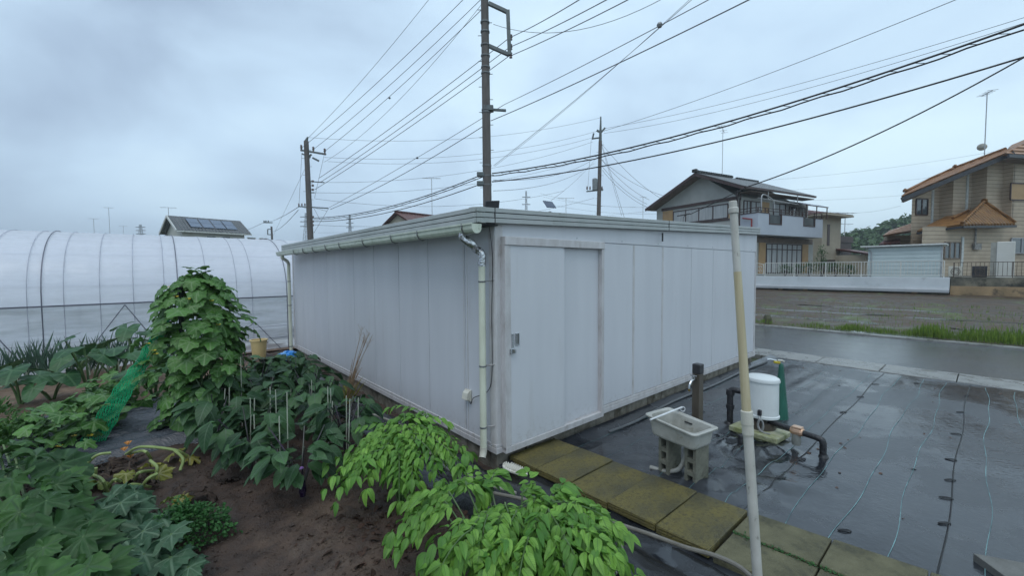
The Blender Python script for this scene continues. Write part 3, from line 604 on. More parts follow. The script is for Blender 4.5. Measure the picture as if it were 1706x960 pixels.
bs = q.build('basin', m_sink, sk, smooth=False, bevel=.004)
MB().lathe([(0, 0), (.03, 0), (.028, .004), (0, .003)], (.05, 0, .426), 14).build('drain', m_steel, bs)
B(-.05, .03, Bh-.052, Bh-.0445, .515, .526).build('overflow_slot', m_black, bs)
MB().tube(smoothpath([(.06, 0, .41), (.06, .0, .33), (.055, -.02, .22), (.01, -.04, .12), (-.12, -.06, .055), (-.26, -.10, .045)], 6), .021, 10).build('drain_hose', mat('grey_hose', (.36, .36, .33), (.25, .25, .23), scale=8, rough=.45), sk, smooth=True)
# aluminium lance resting across it
pa, pb = at(1083, 700, .59), at(1136, 679, .62)
wt = MB().tube([pa, pb], .009, 8); d = (pb-pa)/np.linalg.norm(pb-pa)
wt.tube([pb+V3(.022*cos(a)+.01, .0, .022*sin(a)-.02) for a in np.linspace(0, 2*pi, 13)], .005, 6, cap=False)
tag(wt.build('towel_bar', mat('white_bar', (.72, .74, .75), rough=.25), smooth=True), 'white bar with a small ring laid across the left end of the sink', 'bar')
# blocks standing on end with three holes
def cblock(px, py, label):
    p = at(px, py, 0); W_, D_, Hh = .112, .19, .39
    r_ = empty('concrete_block', (p[0], p[1], .02), RZ, label, 'concrete block', 'concrete blocks under the sink')
    q = MB(); zs = [0, .035, .115, .155, .235, .275, .355, Hh]; hx = W_/2-.028
    q.box(-W_/2, -hx, 0, D_, 0, Hh); q.box(hx, W_/2, 0, D_, 0, Hh)
    for a, b_ in ((0, .035), (.115, .155), (.235, .275), (.355, Hh)): q.box(-hx, hx, .001, D_-.001, a+.0005, b_-.0005)
    q.build('block_body', mat('old_block', (.20, .20, .16), (.11, .11, .085), scale=9, rough=.9, bump=.8, bscale=90, c3=(.05, .055, .03), c3scale=6), r_)
    q = MB(); q.box(-hx, hx, .13, .14, .03, .36); q.build('block_web', m_block, r_)
cblock(1105, 797, 'left one of the two upright concrete blocks carrying the sink'); cblock(1149, 818, 'right one of the two upright concrete blocks carrying the sink')

# ============================================================ faucet post
p = at(1161, 748, 0); fp = empty('faucet_post', (p[0], p[1], .0), radians(35), 'brown square water post with a black cap and chrome tap behind the sink', 'water tap')
m_post = mat('post_brown', (.10, .085, .065), (.065, .055, .045), scale=8, stretch=(1, 1, .3), rough=.4)
B(-.042, .042, -.042, .042, -.05, .84).build('post', m_post, fp, bevel=.004)
B(-.045, .045, -.045, .045, .84, .95).build('cap', m_black, fp, bevel=.01)
q = MB(); q.tube(smoothpath([(-.04, 0, .78), (-.08, 0, .785), (-.12, 0, .78), (-.155, 0, .745), (-.165, 0, .70)], 4), .012, 8); q.lathe([(0, -.02), (.017, -.018), (.017, .02), (0, .022)], (-.085, 0, .80), 10)
tp = q.build('tap', m_steel, fp, smooth=True)
q = MB(); q.tube([(-.085, -.035, .83), (-.085, .035, .83)], .007, 6); q.tube([(-.115, 0, .83), (-.055, 0, .83)], .007, 6); q.lathe([(0, -.01), (.01, -.01), (.01, .02), (0, .022)], (-.085, 0, .82), 8); q.build('tap_handle', m_steel, tp)
MB().lathe([(0, -.028), (.011, -.026), (.013, 0), (0, .002)], (-.165, 0, .70), 8).build('hose_nipple', mat('brass', (.55, .38, .14), rough=.3, metal=1), tp)

# ============================================================ well pump
Q1, Q2, Q3 = at(1214, 709, .12), at(1294, 733, .12), at(1318, 720, .12)
ax_ = (Q2-Q1); la = np.linalg.norm(ax_); ax_ /= la; ay_ = np.cross(V3(0, 0, 1), ax_); lb = abs((Q3-Q2)@ay_)
lb = max(lb, .36); pc = (Q1+Q2)/2+ay_*lb/2; PZ = math.atan2(ax_[1], ax_[0])
pm = empty('well_pump', (pc[0], pc[1], 0), PZ, 'well pump with a round white cover on a mossy base, black wrapped pipes either side', 'water pump')
m_base = mat('pump_base', (.42, .42, .32), (.22, .24, .10), scale=9, rough=.6, c3=(.10, .12, .04), c3scale=6)
q = MB(); q.box(-la/2, la/2, -lb/2, lb/2, .06, .12); q.box(-la/2+.03, la/2-.03, -lb/2+.03, lb/2-.03, .0, .0599); q.build('base_plate', m_base, pm, bevel=.01)
cv = at(1267, 712, .12); cl = cv-pc; cx_, cy_ = cl@ax_, cl@ay_+.02
m_cov = mat('pump_white', (.66, .70, .70), (.60, .64, .64), scale=3, rough=.3, c3=(.45, .47, .45), c3scale=7, c3lo=.6, c3hi=.85)
q = MB(); q.lathe([(0, .255), (.182, .255), (.186, .262), (.186, .285), (.176, .292), (.172, .66), (.172, .672), (0, .672)], (cx_, cy_, 0), 40, 1.0, .86); cvr = q.build('cover', m_cov, pm, smooth=False)
q = MB(); q.lathe([(.17, .674), (.184, .674), (.186, .69), (.178, .712), (.15, .728), (.09, .737), (0, .74)], (cx_, cy_, 0), 40, 1.0, .86); q.build('lid', m_cov, pm, smooth=True)
q = MB(); q.lathe([(0, .121), (.15, .121), (.15, .20), (.11, .205), (.11, .25), (0, .25)], (cx_, cy_, 0), 24); q.box(cx_-.2, cx_-.08, cy_-.06, cy_+.06, .121, .23); q.build('motor', mat('rusty_cast', (.075, .06, .045), (.04, .035, .03), scale=10, rough=.7), pm)
q = MB(); q.box(cx_+.03, cx_+.07, cy_-.185, cy_-.15, .30, .37); q.build('cable_port', m_black, cvr, bevel=.01)
q = MB()
for k in range(3): q.tube([(cx_+.06+.028*cos(a)+.01*k, cy_-.175-.01*k, .20+.065*sin(a)) for a in np.linspace(0, 2*pi, 15)], .006, 6, cap=False)
q.tube(smoothpath([(cx_+.05, cy_-.17, .31), (cx_+.06, cy_-.20, .27), (cx_+.05, cy_-.19, .2), (cx_+.09, cy_-.20, .14), (cx_+.17, cy_-.17, .125)], 4), .007, 6)
q.build('cable_coil', mat('grey_cable', (.33, .34, .34), rough=.45), pm, smooth=True)
def lc(x, y, z): v = at(x, y, z)-pc; return (v@ax_, v@ay_, z)
e0 = lc(1216, 702, .10); q = MB()
hz = .50
q.tube(smoothpath([(e0[0], e0[1], .0), (e0[0], e0[1], .25), (e0[0], e0[1], hz-.05), (e0[0]+.03, e0[1], hz), (e0[0]+.12, e0[1]+.01, hz), (cx_-.12, cy_, hz-.01)], 5), .036, 12)
q.lathe([(0, -.02), (.047, -.02), (.05, .0), (.047, .03), (0, .03)], (e0[0], e0[1], .28), 12); q.lathe([(0, -.03), (.048, -.03), (.05, .0), (.046, .04), (0, .04)], (e0[0], e0[1], hz-.04), 12); q.lathe([(0, 0), (.07, 0), (.06, .07), (.03, .1)], (e0[0]-.01, e0[1], .0), 12)
q.build('suction_pipe', m_wrap, pm, smooth=True)
q = MB(); v0 = lc(1296, 705, .24); v1 = lc(1329, 716, .24); v2 = lc(1371, 728, .24); v3 = lc(1373, 752, .0)
zz = .22
q.tube(smoothpath([(cx_+.05, cy_-.02, zz), (v0[0], v0[1], zz), (v1[0], v1[1], zz), (v2[0]-.04, v2[1], zz-.01), (v2[0], v2[1], zz-.04), (v2[0]+.005, v2[1]-.0, .06), (v2[0]+.01, v2[1]-.0, -.01)], 5), .032, 12)
q.lathe([(.0, .0), (.06, .0), (.045, .03), (.034, .06)], (v2[0]+.01, v2[1], .0), 12); q.build('delivery_pipe', m_wrap, pm, smooth=True)
q = MB(); q.tube([(v1[0]-.065, v1[1]+.005, zz), (v1[0]-.03, v1[1], zz), (v1[0]+.03, v1[1], zz), (v1[0]+.06, v1[1]-.003, zz)], [.038, .05, .05, .038], 12); q.box(v1[0]-.05, v1[0]+.045, v1[1]-.04, v1[1]+.04, zz+.005, zz+.055); q.build('valve', mat('copper_tape', (.55, .32, .20), (.60, .42, .30), scale=14, rough=.3, metal=.5), pm, bevel=.008)
q = MB(); q.lathe([(0, .07), (.04, .07), (.045, .1), (.042, zz-.03), (0, zz-.03)], (v1[0]-.01, v1[1], 0), 14); q.build('strainer_bowl', mat('bowl_grey', (.25, .26, .24), rough=.2), pm, smooth=True)
q = MB(); w0 = lc(1233, 748, .0); q.tube([(w0[0], w0[1], -.01), (w0[0], w0[1], .14), (w0[0]+.02, w0[1]+.1, .16)], .024, 10); q.lathe([(0, 0), (.05, 0), (.03, .05)], (w0[0], w0[1], 0), 10); q.build('drain_pipe', m_wrap, pm, smooth=True)

# green pointed cover and spray gun
p = at(1301, 703, 0); m_gr = mat('green_plastic', (.012, .11, .075), (.010, .085, .06), scale=6, rough=.35)
gc = empty('green_cone', (p[0]+.02, p[1]+.05, .02), .5, 'tall narrow dark green plastic cone standing behind the white pump', 'cone')
q = MB(); q.lathe([(0, 0), (.115, 0), (.112, .02), (.032, .70), (.022, .73), (0, .735)], (0, 0, 0), 20, 1, .8); q.build('cone_body', m_gr, gc, smooth=False, bevel=.003)
q = MB(); q.lathe([(0, 0), (.14, 0), (.14, .012), (0, .014)], (0, 0, -.004), 20); q.build('cone_foot', m_gr, gc)
sgz = .78; sg = empty('hose_spray_gun', (p[0]+.02, p[1]+.05, sgz), 0, 'silver and yellow hose spray gun resting on the tip of the green cone', 'spray gun')
q = MB(); q.tube([(-.17, .03, .015), (-.13, .025, .02), (-.06, .01, .005)], [.022, .014, .013], 8); q.build('gun_barrel', m_steel, sg, smooth=True)
q = MB(); q.tube([(-.09, .01, -.012), (-.02, .0, -.02)], [.018, .02], 8); q.build('gun_grip', mat('yellow_plastic', (.55, .42, .03), rough=.4), sg, smooth=True)
q = MB(); q.tube([(-.05, .0, .012), (.0, -.005, .01), (.03, -.01, -.005)], .012, 8); q.build('gun_connector', m_cream, sg, smooth=True)

# hoses
m_hose = mat('old_hose', (.20, .185, .16), (.13, .12, .10), scale=8, rough=.4)
h_ = [L(7.1, .18, .05), L(6.0, .16, .05), L(4.5, .2, .045), L(3.2, .17, .045), L(2.1, .24, .04), L(1.55, .22, .04)]
tag(MB().tube(smoothpath(h_, 8), .016, 8).build('garden_hose', mat('dark_grey_hose', (.10, .11, .12), (.07, .075, .08), scale=8, rough=.3), smooth=True), 'dark grey hose lying along the front wall base of the shed on the weed mat', 'hose')
def gpath(pts, z): return smoothpath([at(x, y, zz) for (x, y), zz in zip(pts, z if isinstance(z, (list, tuple)) else [z]*len(pts))], 7)
h1 = [(608, 703), (660, 716), (700, 742), (745, 782), (800, 815), (870, 832), (960, 855), (1010, 868), (1080, 890), (1140, 912), (1190, 926), (1228, 943), (1252, 962)]
tag(MB().tube(gpath(h1, [.12]*9+[.13, .15, .15, .13]), .0145, 8).build('garden_hose', m_hose, smooth=True), 'old grey hose running over the black film and path slab to the pale pipe', 'hose')
h2 = [(1008, 867), (1022, 884), (1033, 905), (1036, 925), (1030, 945), (1015, 970)]
tag(MB().tube(gpath(h2, .12), .0145, 8).build('garden_hose', m_hose, smooth=True), 'brownish hose end curving down out of the leafy bush onto the black film', 'hose')
h3 = [(620, 690), (665, 708), (712, 738), (755, 775), (800, 803), (860, 822)]
tag(MB().tube(gpath(h3, .13), .012, 8).build('garden_hose', mat('pale_hose', (.34, .33, .29), (.25, .24, .2), scale=8, rough=.35), smooth=True), 'thin pale hose beside the grey one between the pale green bush and the shed', 'hose')

# studded white plastic piece by the shed corner
p = at(858, 786, .10); sd = empty('studded_plastic_pad', (p[0], p[1], .105), radians(-42), 'small white studded plastic pad lying by the shed corner next to the path', 'plastic pad')
m_wh = mat('white_plastic', (.72, .70, .64), (.6, .58, .5), scale=12, rough=.45)
q = MB(); n = 14; q.prism([(-.15+0*k, 0, 0) for k in range(0)] or [(.15*cos(a)*(1 if cos(a) > 0 else 1), .05*sin(a)*(1.15-.25*cos(a)), 0) for a in np.linspace(0, 2*pi, 24)[:-1]], (0, 0, .022)); q.build('pad', m_wh, sd, bevel=.006)
q = MB()
for i in range(11):
    for j in range(5):
        x, y = -.13+i*.026, (j-2)*.021
        if (x/.145)**2+(y/.055)**2 < 1: q.lathe([(0, 0), (.0075, 0), (.006, .020), (0, .024)], (x, y, .021), 6)
q.build('studs', m_wh, sd)

# ============================================================ leaning pipe in the foreground
pb_, pt_ = atY(1262, 962, 2.28), atY(1221, 337, 2.36); pd = (pb_-pt_); base = pb_+pd/np.linalg.norm(pd)*((pb_[2]-.06)/(-pd[2]/np.linalg.norm(pd)))
lp = empty('leaning_pipe', base, 0, 'tall slightly leaning weathered plastic pipe standing in the foreground with a cap and a coupling', 'pipe')
def on_(f): return tuple(pt_+(base-pt_)*f-base)
F_ = lambda y: (y-337)/(962-337)*np.linalg.norm(pb_-pt_)/np.linalg.norm(base-pt_)
m_vp = mat('aged_pvc', (.52, .51, .47), (.40, .39, .35), scale=9, stretch=(1, 1, .5), rough=.45, c3=(.12, .11, .09), c3scale=28, c3lo=.60, c3hi=.70)
m_vp2 = mat('yellowed_pipe', (.52, .46, .31), (.44, .37, .23), scale=5, stretch=(6, 6, .4), rough=.5, c3=(.26, .15, .07), c3scale=5, c3lo=.60, c3hi=.74)
MB().tube([on_(F_(700)), on_(1)], .0262, 18).build('lower_pipe', m_vp, lp, smooth=True)
MB().tube([on_(F_(452)), on_(F_(700))], [.0205, .0250], 18).build('middle_pipe', m_vp2, lp, smooth=True)
MB().tube([on_(F_(352)), on_(F_(453))], .0204, 18).build('upper_pipe', m_vp, lp, smooth=True)
MB().tube([on_(F_(335)), on_(F_(336)), on_(F_(345.5)), on_(F_(347)), on_(F_(355)), on_(F_(356))], [.018, .0212, .0218, .0262, .0262, .0203], 18).build('pipe_cap', m_vp, lp, smooth=False, bevel=.002)
MB().tube([on_(F_(683)), on_(F_(684)), on_(F_(706)), on_(F_(707)), on_(F_(722)), on_(F_(726))], [.0275, .0315, .032, .030, .030, .0265], 18).build('coupling', m_cream, lp, smooth=False, bevel=.002)

# ============================================================ utility poles
m_conc = mat('pole_concrete', (.13, .115, .105), (.085, .075, .07), scale=3, stretch=(2, 2, .4), rough=.8)
m_band = mat('pole_band', (.17, .175, .175), rough=.5, metal=.5); m_arm = mat('pole_arm', (.13, .15, .15), rough=.5, metal=.5); m_ins = mat('insulator', (.16, .12, .11), rough=.25)
m_cable = mat('cable_black', (.012, .012, .014), rough=.5); m_cable2 = mat('cable_grey', (.09, .095, .11), rough=.5)
def pole(px, py_base, Y, top_z, r0, r1, label):
    b_ = atY(px[0], 360, Y); b_[2] = 0; t_ = atY(px[1], py_base, Y)
    e_ = empty('utility_pole', b_, 0, label, 'utility pole', 'utility poles'); d_ = t_-b_
    k = (top_z)/d_[2]
    MB().tube([(0, 0, -.5), tuple(d_*k*.5), tuple(d_*k)], [r0, (r0+r1)/2, r1], 16).build('pole_shaft', m_conc, e_, smooth=True)
    return e_, b_, d_*k
def steps(e_, D, z0, z1, n, r):
    q = MB()
    for i in range(n):
        f = (z0+(z1-z0)*i/(n-1))/D[2]; c = D*f; s_ = 1 if i % 2 else -1; q.bar(c+V3(s_*r*.8, -.05, 0), c+V3(s_*(r+.12), -.05, .0), .02)
    q.build('step_bolt', m_arm, e_)
# near pole
p1, b1_, D1 = pole((813, 808), 40, 18, 15.2, .20, .155, 'tall dark utility pole straight above the shed corner, cut by the top of the photo')
def onpole(b_, D, y_px, Y): z = atY(812, y_px, Y)[2]; return b_+D*(z/D[2])
for y in (37, 53, 75, 93, 183, 187, 276, 293, 308, 112, 122): c = onpole(b1_, D1, y, 18)-b1_; MB().lathe([(.17, -.03), (.195, -.03), (.195, .03), (.17, .03)], tuple(c), 16).build('pole_band', m_band, p1)
steps(p1, D1, 5.5, 14.5, 18, .18)
def w18(x, y, Y=18): return atY(x, y, Y)-b1_
q = MB(); q.bar(w18(814, 5), w18(846, 20), .14); q.bar(w18(846, 17), w18(849, 92), .16); q.bar(w18(848, 91), w18(814, 76), .14); q.build('switch_frame', m_arm, p1, bevel=.01)
q = MB(); q.bar(w18(812, 182), w18(843, 184, 18.1)+V3(0, 0, 0), .09); q.bar(w18(806, 181), w18(822, 181), .34, .2); q.build('cross_arm', m_arm, p1)
for y in (62, 78, 92): c = w18(851, y); MB().lathe([(0, -.12), (.07, -.1), (.05, -.03), (.08, 0), (.05, .03), (.07, .1), (0, .12)], tuple(c), 10).build('insulator', m_ins, p1)
for (x, y) in ((801, 291), (801, 306)): c = w18(x, y); MB().box(c[0]-.16, c[0]+.16, c[1]-.14, c[1]+.1, c[2]-.1, c[2]+.1).build('junction_box', m_arm, p1, bevel=.03)
# left pole
p2, b2_, D2 = pole((518, 513), 300, 28, 10.6, .22, .15, 'utility pole left of the shed roof, with one cross arm of three insulators')
def w28(x, y, Y=28): return atY(x, y, Y)-b2_
q = MB(); q.tube([tuple(D2), w28(513, 228)], [.11, .05], 8); q.build('earth_spike', m_arm, p2)
q = MB(); q.bar(w28(501, 250), w28(543, 257), .11); q.bar(w28(503, 256), w28(517, 262), .09); q.bar(w28(513, 262), w28(519, 257), .09); q.build('cross_arm', m_arm, p2)
for (x, y) in ((502, 247), (522, 250), (541, 253)): c = w28(x, y); MB().lathe([(0, -.2), (.07, -.18), (.05, 0), (.09, .05), (.05, .1), (.08, .18), (0, .25)], tuple(c), 10).build('insulator', m_ins, p2, smooth=True)
for a, b_, w in (((497, 344), (547, 347), .07), ((513, 302), (540, 304), .06), ((511, 321), (524, 321), .06), ((521, 263), (531, 268), .12)): MB().bar(w28(*a), w28(*b_), w).build('cross_arm', m_arm, p2)
for x in (498, 503, 508): c = w28(x, 342); MB().lathe([(0, -.05), (.05, -.04), (.04, .12), (0, .14)], tuple(c), 8).build('insulator', m_ins, p2)
for y in (302, 309, 316, 362, 369, 375): c = w28(521, y); MB().lathe([(0, -.08), (.08, -.06), (.08, .06), (0, .08)], tuple(c), 8).build('insulator', m_ins, p2)
steps(p2, D2, 4, 10, 12, .2)
# right pole
p3, b3_, D3 = pole((995, 1000), 240, 34, 12.3, .20, .14, 'utility pole rising behind the middle of the shed roof with a transformer')
def w34(x, y, Y=34): return atY(x, y, Y)-b3_
q = MB(); q.tube([tuple(D3), w34(1001, 194)], [.13, .05], 8); q.build('earth_spike', m_arm, p3)
q = MB(); q.bar(w34(994, 217), w34(1002, 221), .14); q.bar(w34(1001, 221), w34(1008, 213), .14); q.build('cross_arm', m_arm, p3); MB().bar(w34(986, 231), w34(1002, 229), .10).build('cross_arm', m_arm, p3); MB().bar(w34(987, 232), w34(989, 222), .12).build('switch', m_arm, p3); MB().bar(w34(977, 319), w34(1005, 316), .10).build('cross_arm', m_arm, p3)
q = MB(); c = w34(991, 307); q.lathe([(0, -.5), (.2, -.48), (.21, .4), (.12, .48), (0, .5)], tuple(c), 14); q.build('transformer', mat('transformer_grey', (.25, .27, .28), rough=.5), p3)
for x in (978, 983, 1003): c = w34(x, 314); MB().lathe([(0, -.1), (.07, -.08), (.05, .15), (0, .2)], tuple(c), 8).build('insulator', m_ins, p3)
steps(p3, D3, 4, 12, 14, .18)
# small far pole
p4, b4_, D4 = pole((453, 452), 372, 70, 9.4, .20, .15, 'small distant utility pole above the right part of the greenhouse')
c = lambda x, y: atY(x, y, 70)-b4_
q = MB(); q.bar(c(446, 382), c(446, 391), .12); q.bar(c(446, 382), c(452, 382), .12); q.bar(c(446, 391), c(452, 391), .12)
q.build('switch_frame', m_arm, p4); q = MB(); q.bar(c(439, 371), c(454, 371), .15)
for x in (440, 443, 447): q.bar(c(x, 370), c(x, 367.5), .14)
q.build('cross_arm', m_arm, p4)

# ============================================================ overhead cables
def cable(a, b_, sag, r, label, m=None, n=16, wob=0, grp='overhead cables'):
    A_, B_ = np.array(a), np.array(b_)
    pts = [A_+(B_-A_)*k/n-V3(0, 0, sag*4*(k/n)*(1-k/n)) for k in range(n+1)]
    c0 = pts[0]; q = MB().tube([p-c0 for p in pts], r, 5)
    if wob:
        q.tube([p-c0-V3(0, 0, .10+wob*sin(i*1.9)*.4) for i, p in enumerate(pts)], r*.8, 5)
        for i in range(1, n): q.tube([pts[i]-c0, (pts[i]+pts[min(i+1, n)])/2-c0-V3(0, 0, .1)], r*.3, 4)
    ob = q.build('overhead_cable', m or m_cable2, loc=tuple(c0)); return tag(ob, label, 'cable', grp)
W = atY; t1 = 'cable from the left pole to the tall pole, '
cable(W(514, 229, 28), W(760, -60, 19), .3, .010, 'thin wire rising steeply from the tip of the left pole out of the top')
cable(W(503, 246, 28), W(800, -30, 18), .25, .013, t1+'first insulator from the left')
cable(W(523, 248, 28), W(828, -28, 18), .25, .013, t1+'middle insulator')
cable(W(542, 251, 28), W(808, 10, 18), .2, .013, t1+'right hand insulator')
cable(W(540, 270, 28), W(806, 2, 18), .7, .009, 'thin sagging wire under the top cables between the left and tall poles')
for i, (a, b_) in enumerate((((531, 297), (848, 63)), ((533, 304), (848, 79)), ((524, 316), (848, 93)))):
    cable(W(*a, 28), W(*b_, 18), .15, .015, ('top', 'middle', 'lowest')[i]+' of the three parallel cables meeting the switch frame from the left')
for i, (a, b_, y) in enumerate((((852, 61), (970, -4), 12), ((852, 77), (1020, -6), 12), ((852, 92), (1056, -6), 12))):
    cable(W(*a, 18), W(*b_, y), .05, .015, ('top', 'middle', 'lowest')[i]+' of the three parallel cables leaving the switch frame to the right')
cable(W(822, 40, 18), W(1110, -6, 14), .7, .010, 'slack service cable sagging right from the top of the tall pole')
cable(W(548, 346, 28), W(840, 174, 18), .1, .012, 'thinner cable from the lower cross arm of the left pole up to the tall pole')
cable(W(550, 349, 28), W(816, 203, 18), .25, .016, 'thicker cable from the lower cross arm of the left pole up to the tall pole')
cable(W(840, 174, 18), W(1190, -6, 10), .05, .011, 'thin cable rising right from the tall pole with a small joint box near the top')
cable(W(818, 201, 18), W(1262, -8, 10), .08, .016, 'thick single cable rising right from the tall pole towards the top edge')
c = W(1099, 41, 10.9); tag(MB().lathe([(0, -.07), (.05, -.06), (.075, 0), (.05, .05), (0, .06)], tuple(c), 12).build('cable_joint', m_dsteel, smooth=True), 'small round grey joint on the thin cable near the top of the photo', 'cable joint')
c = W(649, 163, 22); tag(MB().lathe([(0, -.07), (.07, 0), (0, .07)], tuple(c), 8).build('cable_joint', m_arm, smooth=True), 'small dark joint half way along the cables between left and tall poles', 'cable joint')
c = W(695, 263, 21.5); tag(MB().lathe([(0, -.07), (.07, 0), (0, .07)], tuple(c), 8).build('cable_joint', m_arm, smooth=True), 'small dark joint on the lower pair of cables left of the tall pole', 'cable joint')
cable(W(522, 363, 28), W(803, 291, 18), .45, .022, 'upper black bundled cable from the left pole to the tall pole', m_cable, 24, .03)
cable(W(522, 369, 28), W(803, 306, 18), .42, .020, 'lower black cable from the left pole to the tall pole', m_cable)
cable(W(820, 289, 18), W(1712, 38, 9), .45, .026, 'thick lashed black cable bundle crossing the sky to the right edge', m_cable, 34, .05)
cable(W(820, 303, 18), W(1712, 93, 9), .40, .022, 'thick single black cable crossing the sky below the bundle to the right edge', m_cable, 24)
cable(W(822, 300, 18), W(990, 264, 34), .5, .012, 'thin cable from the tall pole to the upper bracket of the right pole')
cable(W(822, 318, 18), W(990, 272, 34), .5, .010, 'lowest thin cable between the tall pole and the right pole')
cable(W(822, 276, 18), W(1158, -6, 12), .1, .008, 'thin pale stay wire rising steeply from the tall pole to the top edge')
cable(W(824, 277, 18), W(1154, -6, 12), .14, .006, 'second thin stay wire beside the pale one right of the tall pole')
for i, (a, b_) in enumerate((((515, 229), (1000, 196)), ((540, 262), (996, 218)), ((546, 269), (988, 229)), ((540, 304), (988, 236)), ((524, 321), (990, 262)), ((524, 331), (940, 318)), ((524, 375), (990, 330)))):
    cable(W(*a, 28), W(*b_, 34), .85, .010, 'thin cable passing behind the tall pole from the left pole to the right pole, '+['topmost', 'second', 'third', 'fourth', 'fifth', 'sixth', 'lowest'][i])
cable(W(1006, 218, 34), W(1600, -4, 16), .25, .014, 'rising cable from the right pole to the top right edge')
cable(W(1006, 214, 34), W(1712, 27, 16), .4, .011, 'thin cable from the right pole above the thick bundle')
cable(W(1006, 222, 34), W(1712, 36, 16), .5, .011, 'thin cable from the right pole hidden close to the bundle')
for i, (a, b_) in enumerate((((1002, 266), (1105, 326)), ((1004, 268), (1082, 333)), ((1003, 277), (1078, 340)), ((1003, 283), (1078, 345)), ((1003, 240), (1100, 330)), ((1002, 238), (1040, 362)))):
    cable(W(*a, 34), W(*b_, 32), .35 if i < 5 else .0, .012, 'service cable from the right pole down to the white house, '+['highest one', 'second one', 'third one', 'fourth one', 'long straight one', 'steep stay wire'][i])
cable(W(992, 265, 34), W(918, 334, 22), .2, .008, 'thin wire slanting down left from the right pole to the roof edge')
sc_ = L(shed_x(1103, -.09), .09, 2.50)
cable(W(1150, 357, 7.4), W(1246, 311, 7.0), .0, .007, 'service drop cable rising from the shed roof in front of the white house', m_cable)
cable(W(1246, 311, 7.0), W(1712, 92, 5.2), .12, .010, 'service drop cable crossing the right sky to the edge of the photo', m_cable)
q = MB(); q.tube(smoothpath([sc_, W(1112, 397, 7.2), W(1128, 394, 7.2), W(1137, 380, 7.3), W(1139, 362, 7.4), W(1146, 357, 7.4)], 5), .006, 5); q.tube([W(1128, 360, 7.4), W(1150, 356, 7.4)], .012, 6); q.tube([sc_, sc_-V3(0, 0, .12)], .012, 6); q.tube(smoothpath([sc_-V3(0, 0, .1), W(1106, 402, 7.0), W(1104, 404, 7.0)], 3), .005, 5)
tag(q.build('service_lead', m_black, smooth=True), 'black and white lead looping from the shed fascia to the service drop cable', 'cable')
for i, (a, b_) in enumerate((((503, 254), (498, 343)), ((517, 262), (455, 393)), ((541, 254), (524, 330)), ((520, 345), (545, 352)), ((547, 348), (523, 388)), ((522, 345), (533, 366)))):
    cable(W(*a, 28), W(*b_, 28 if i != 1 else 55), .0, .010, 'short wire on the left pole, '+['hanging from the left insulator', 'long stay slanting left to the distant pole', 'hanging from the right insulator', 'along the lower cross arm', 'slanting under the lower cross arm', 'crossing below the lower cross arm'][i])
cable(W(497, 345, 28), W(440, 370, 70), .3, .02, 'cable from the left pole to the small distant pole, upper'); cable(W(497, 350, 28), W(452, 386, 70), .4, .02, 'cable from the left pole to the small distant pole, lower')
cable(W(439, 371, 70), W(330, 415, 120), .3, .03, 'distant cable left of the small pole'); 
cable(W(985, 232, 34), W(979, 318, 34), .0, .010, 'wire hanging from the bracket of the right pole to its lower arm'); cable(W(1003, 245, 34), W(1036, 360, 34), .0, .010, 'straight stay wire on the right side of the right pole')
far = [((1280, 300), (1712, 242)), ((1290, 318), (1712, 272)), ((1340, 334), (1712, 300)), ((1380, 352), (1500, 343)), ((530, 388), (1080, 352)), ((905, 328), (1100, 345)), ((905, 338), (1100, 356)), ((1060, 345), (900, 322))]
for i, (a, b_) in enumerate(far): cable(W(*a, 140), W(*b_, 120), 1.2, .028, 'faint far transmission line, '+['highest over the house roofs at right', 'second over the house roofs at right', 'third over the house roofs at right', 'lowest between the two right houses', 'long one behind the shed roof', 'upper one by the right pole', 'lower one by the right pole', 'between the pylon and the white house'][i], mat('cable_far', (.14, .15, .16), rough=.8))

# pylons far away
m_pyl = mat('pylon_steel', (.20, .21, .22), (.16, .17, .18), rough=.7)
def pylon(px, ytop, Y, wpx, label, ybase=420):
    b_ = atY(px, ybase, Y); h = atY(px, ytop, Y)[2]-b_[2]; wd_ = wpx/FPX*Y/2
    e_ = empty('transmission_tower', b_, 0, label, 'pylon', 'distant transmission towers'); q = MB(); r_ = .0011*Y*.55
    for sx in (-1, 1):
        for sy in (-1, 1): q.tube([(sx*wd_, sy*wd_, 0), (sx*wd_*.45, sy*wd_*.45, h*.6), (sx*wd_*.2, sy*wd_*.2, h)], r_, 4)
    for k in range(9):
        z0, z1 = h*k/9, h*(k+1)/9; a0 = wd_*np.interp(z0/h, [0, .6, 1], [1, .45, .2]); a1 = wd_*np.interp(z1/h, [0, .6, 1], [1, .45, .2])
        for sy in (-1, 1): q.tube([(-a0, sy*a0, z0), (a1, sy*a1, z1)], r_*.6, 4); q.tube([(a0, sy*a0, z0), (-a1, sy*a1, z1)], r_*.6, 4)
    q.build('lattice_mast', m_pyl, e_); q = MB()
    for f in (.66, .78, .9): q.bar((-wd_*1.7, 0, h*f), (wd_*1.7, 0, h*f), r_*3)
    q.build('tower_arm', m_pyl, e_)
for a in ((512, 355, 230, 12, 'lattice tower seen right behind the left pole'), (584, 358, 320, 7, 'slim distant lattice tower between the left pole and the red roof'), (877, 318, 330, 8, 'distant lattice tower just right of the tall pole'), (236, 374, 330, 9, 'distant lattice tower left of the solar roof house')): pylon(*a)
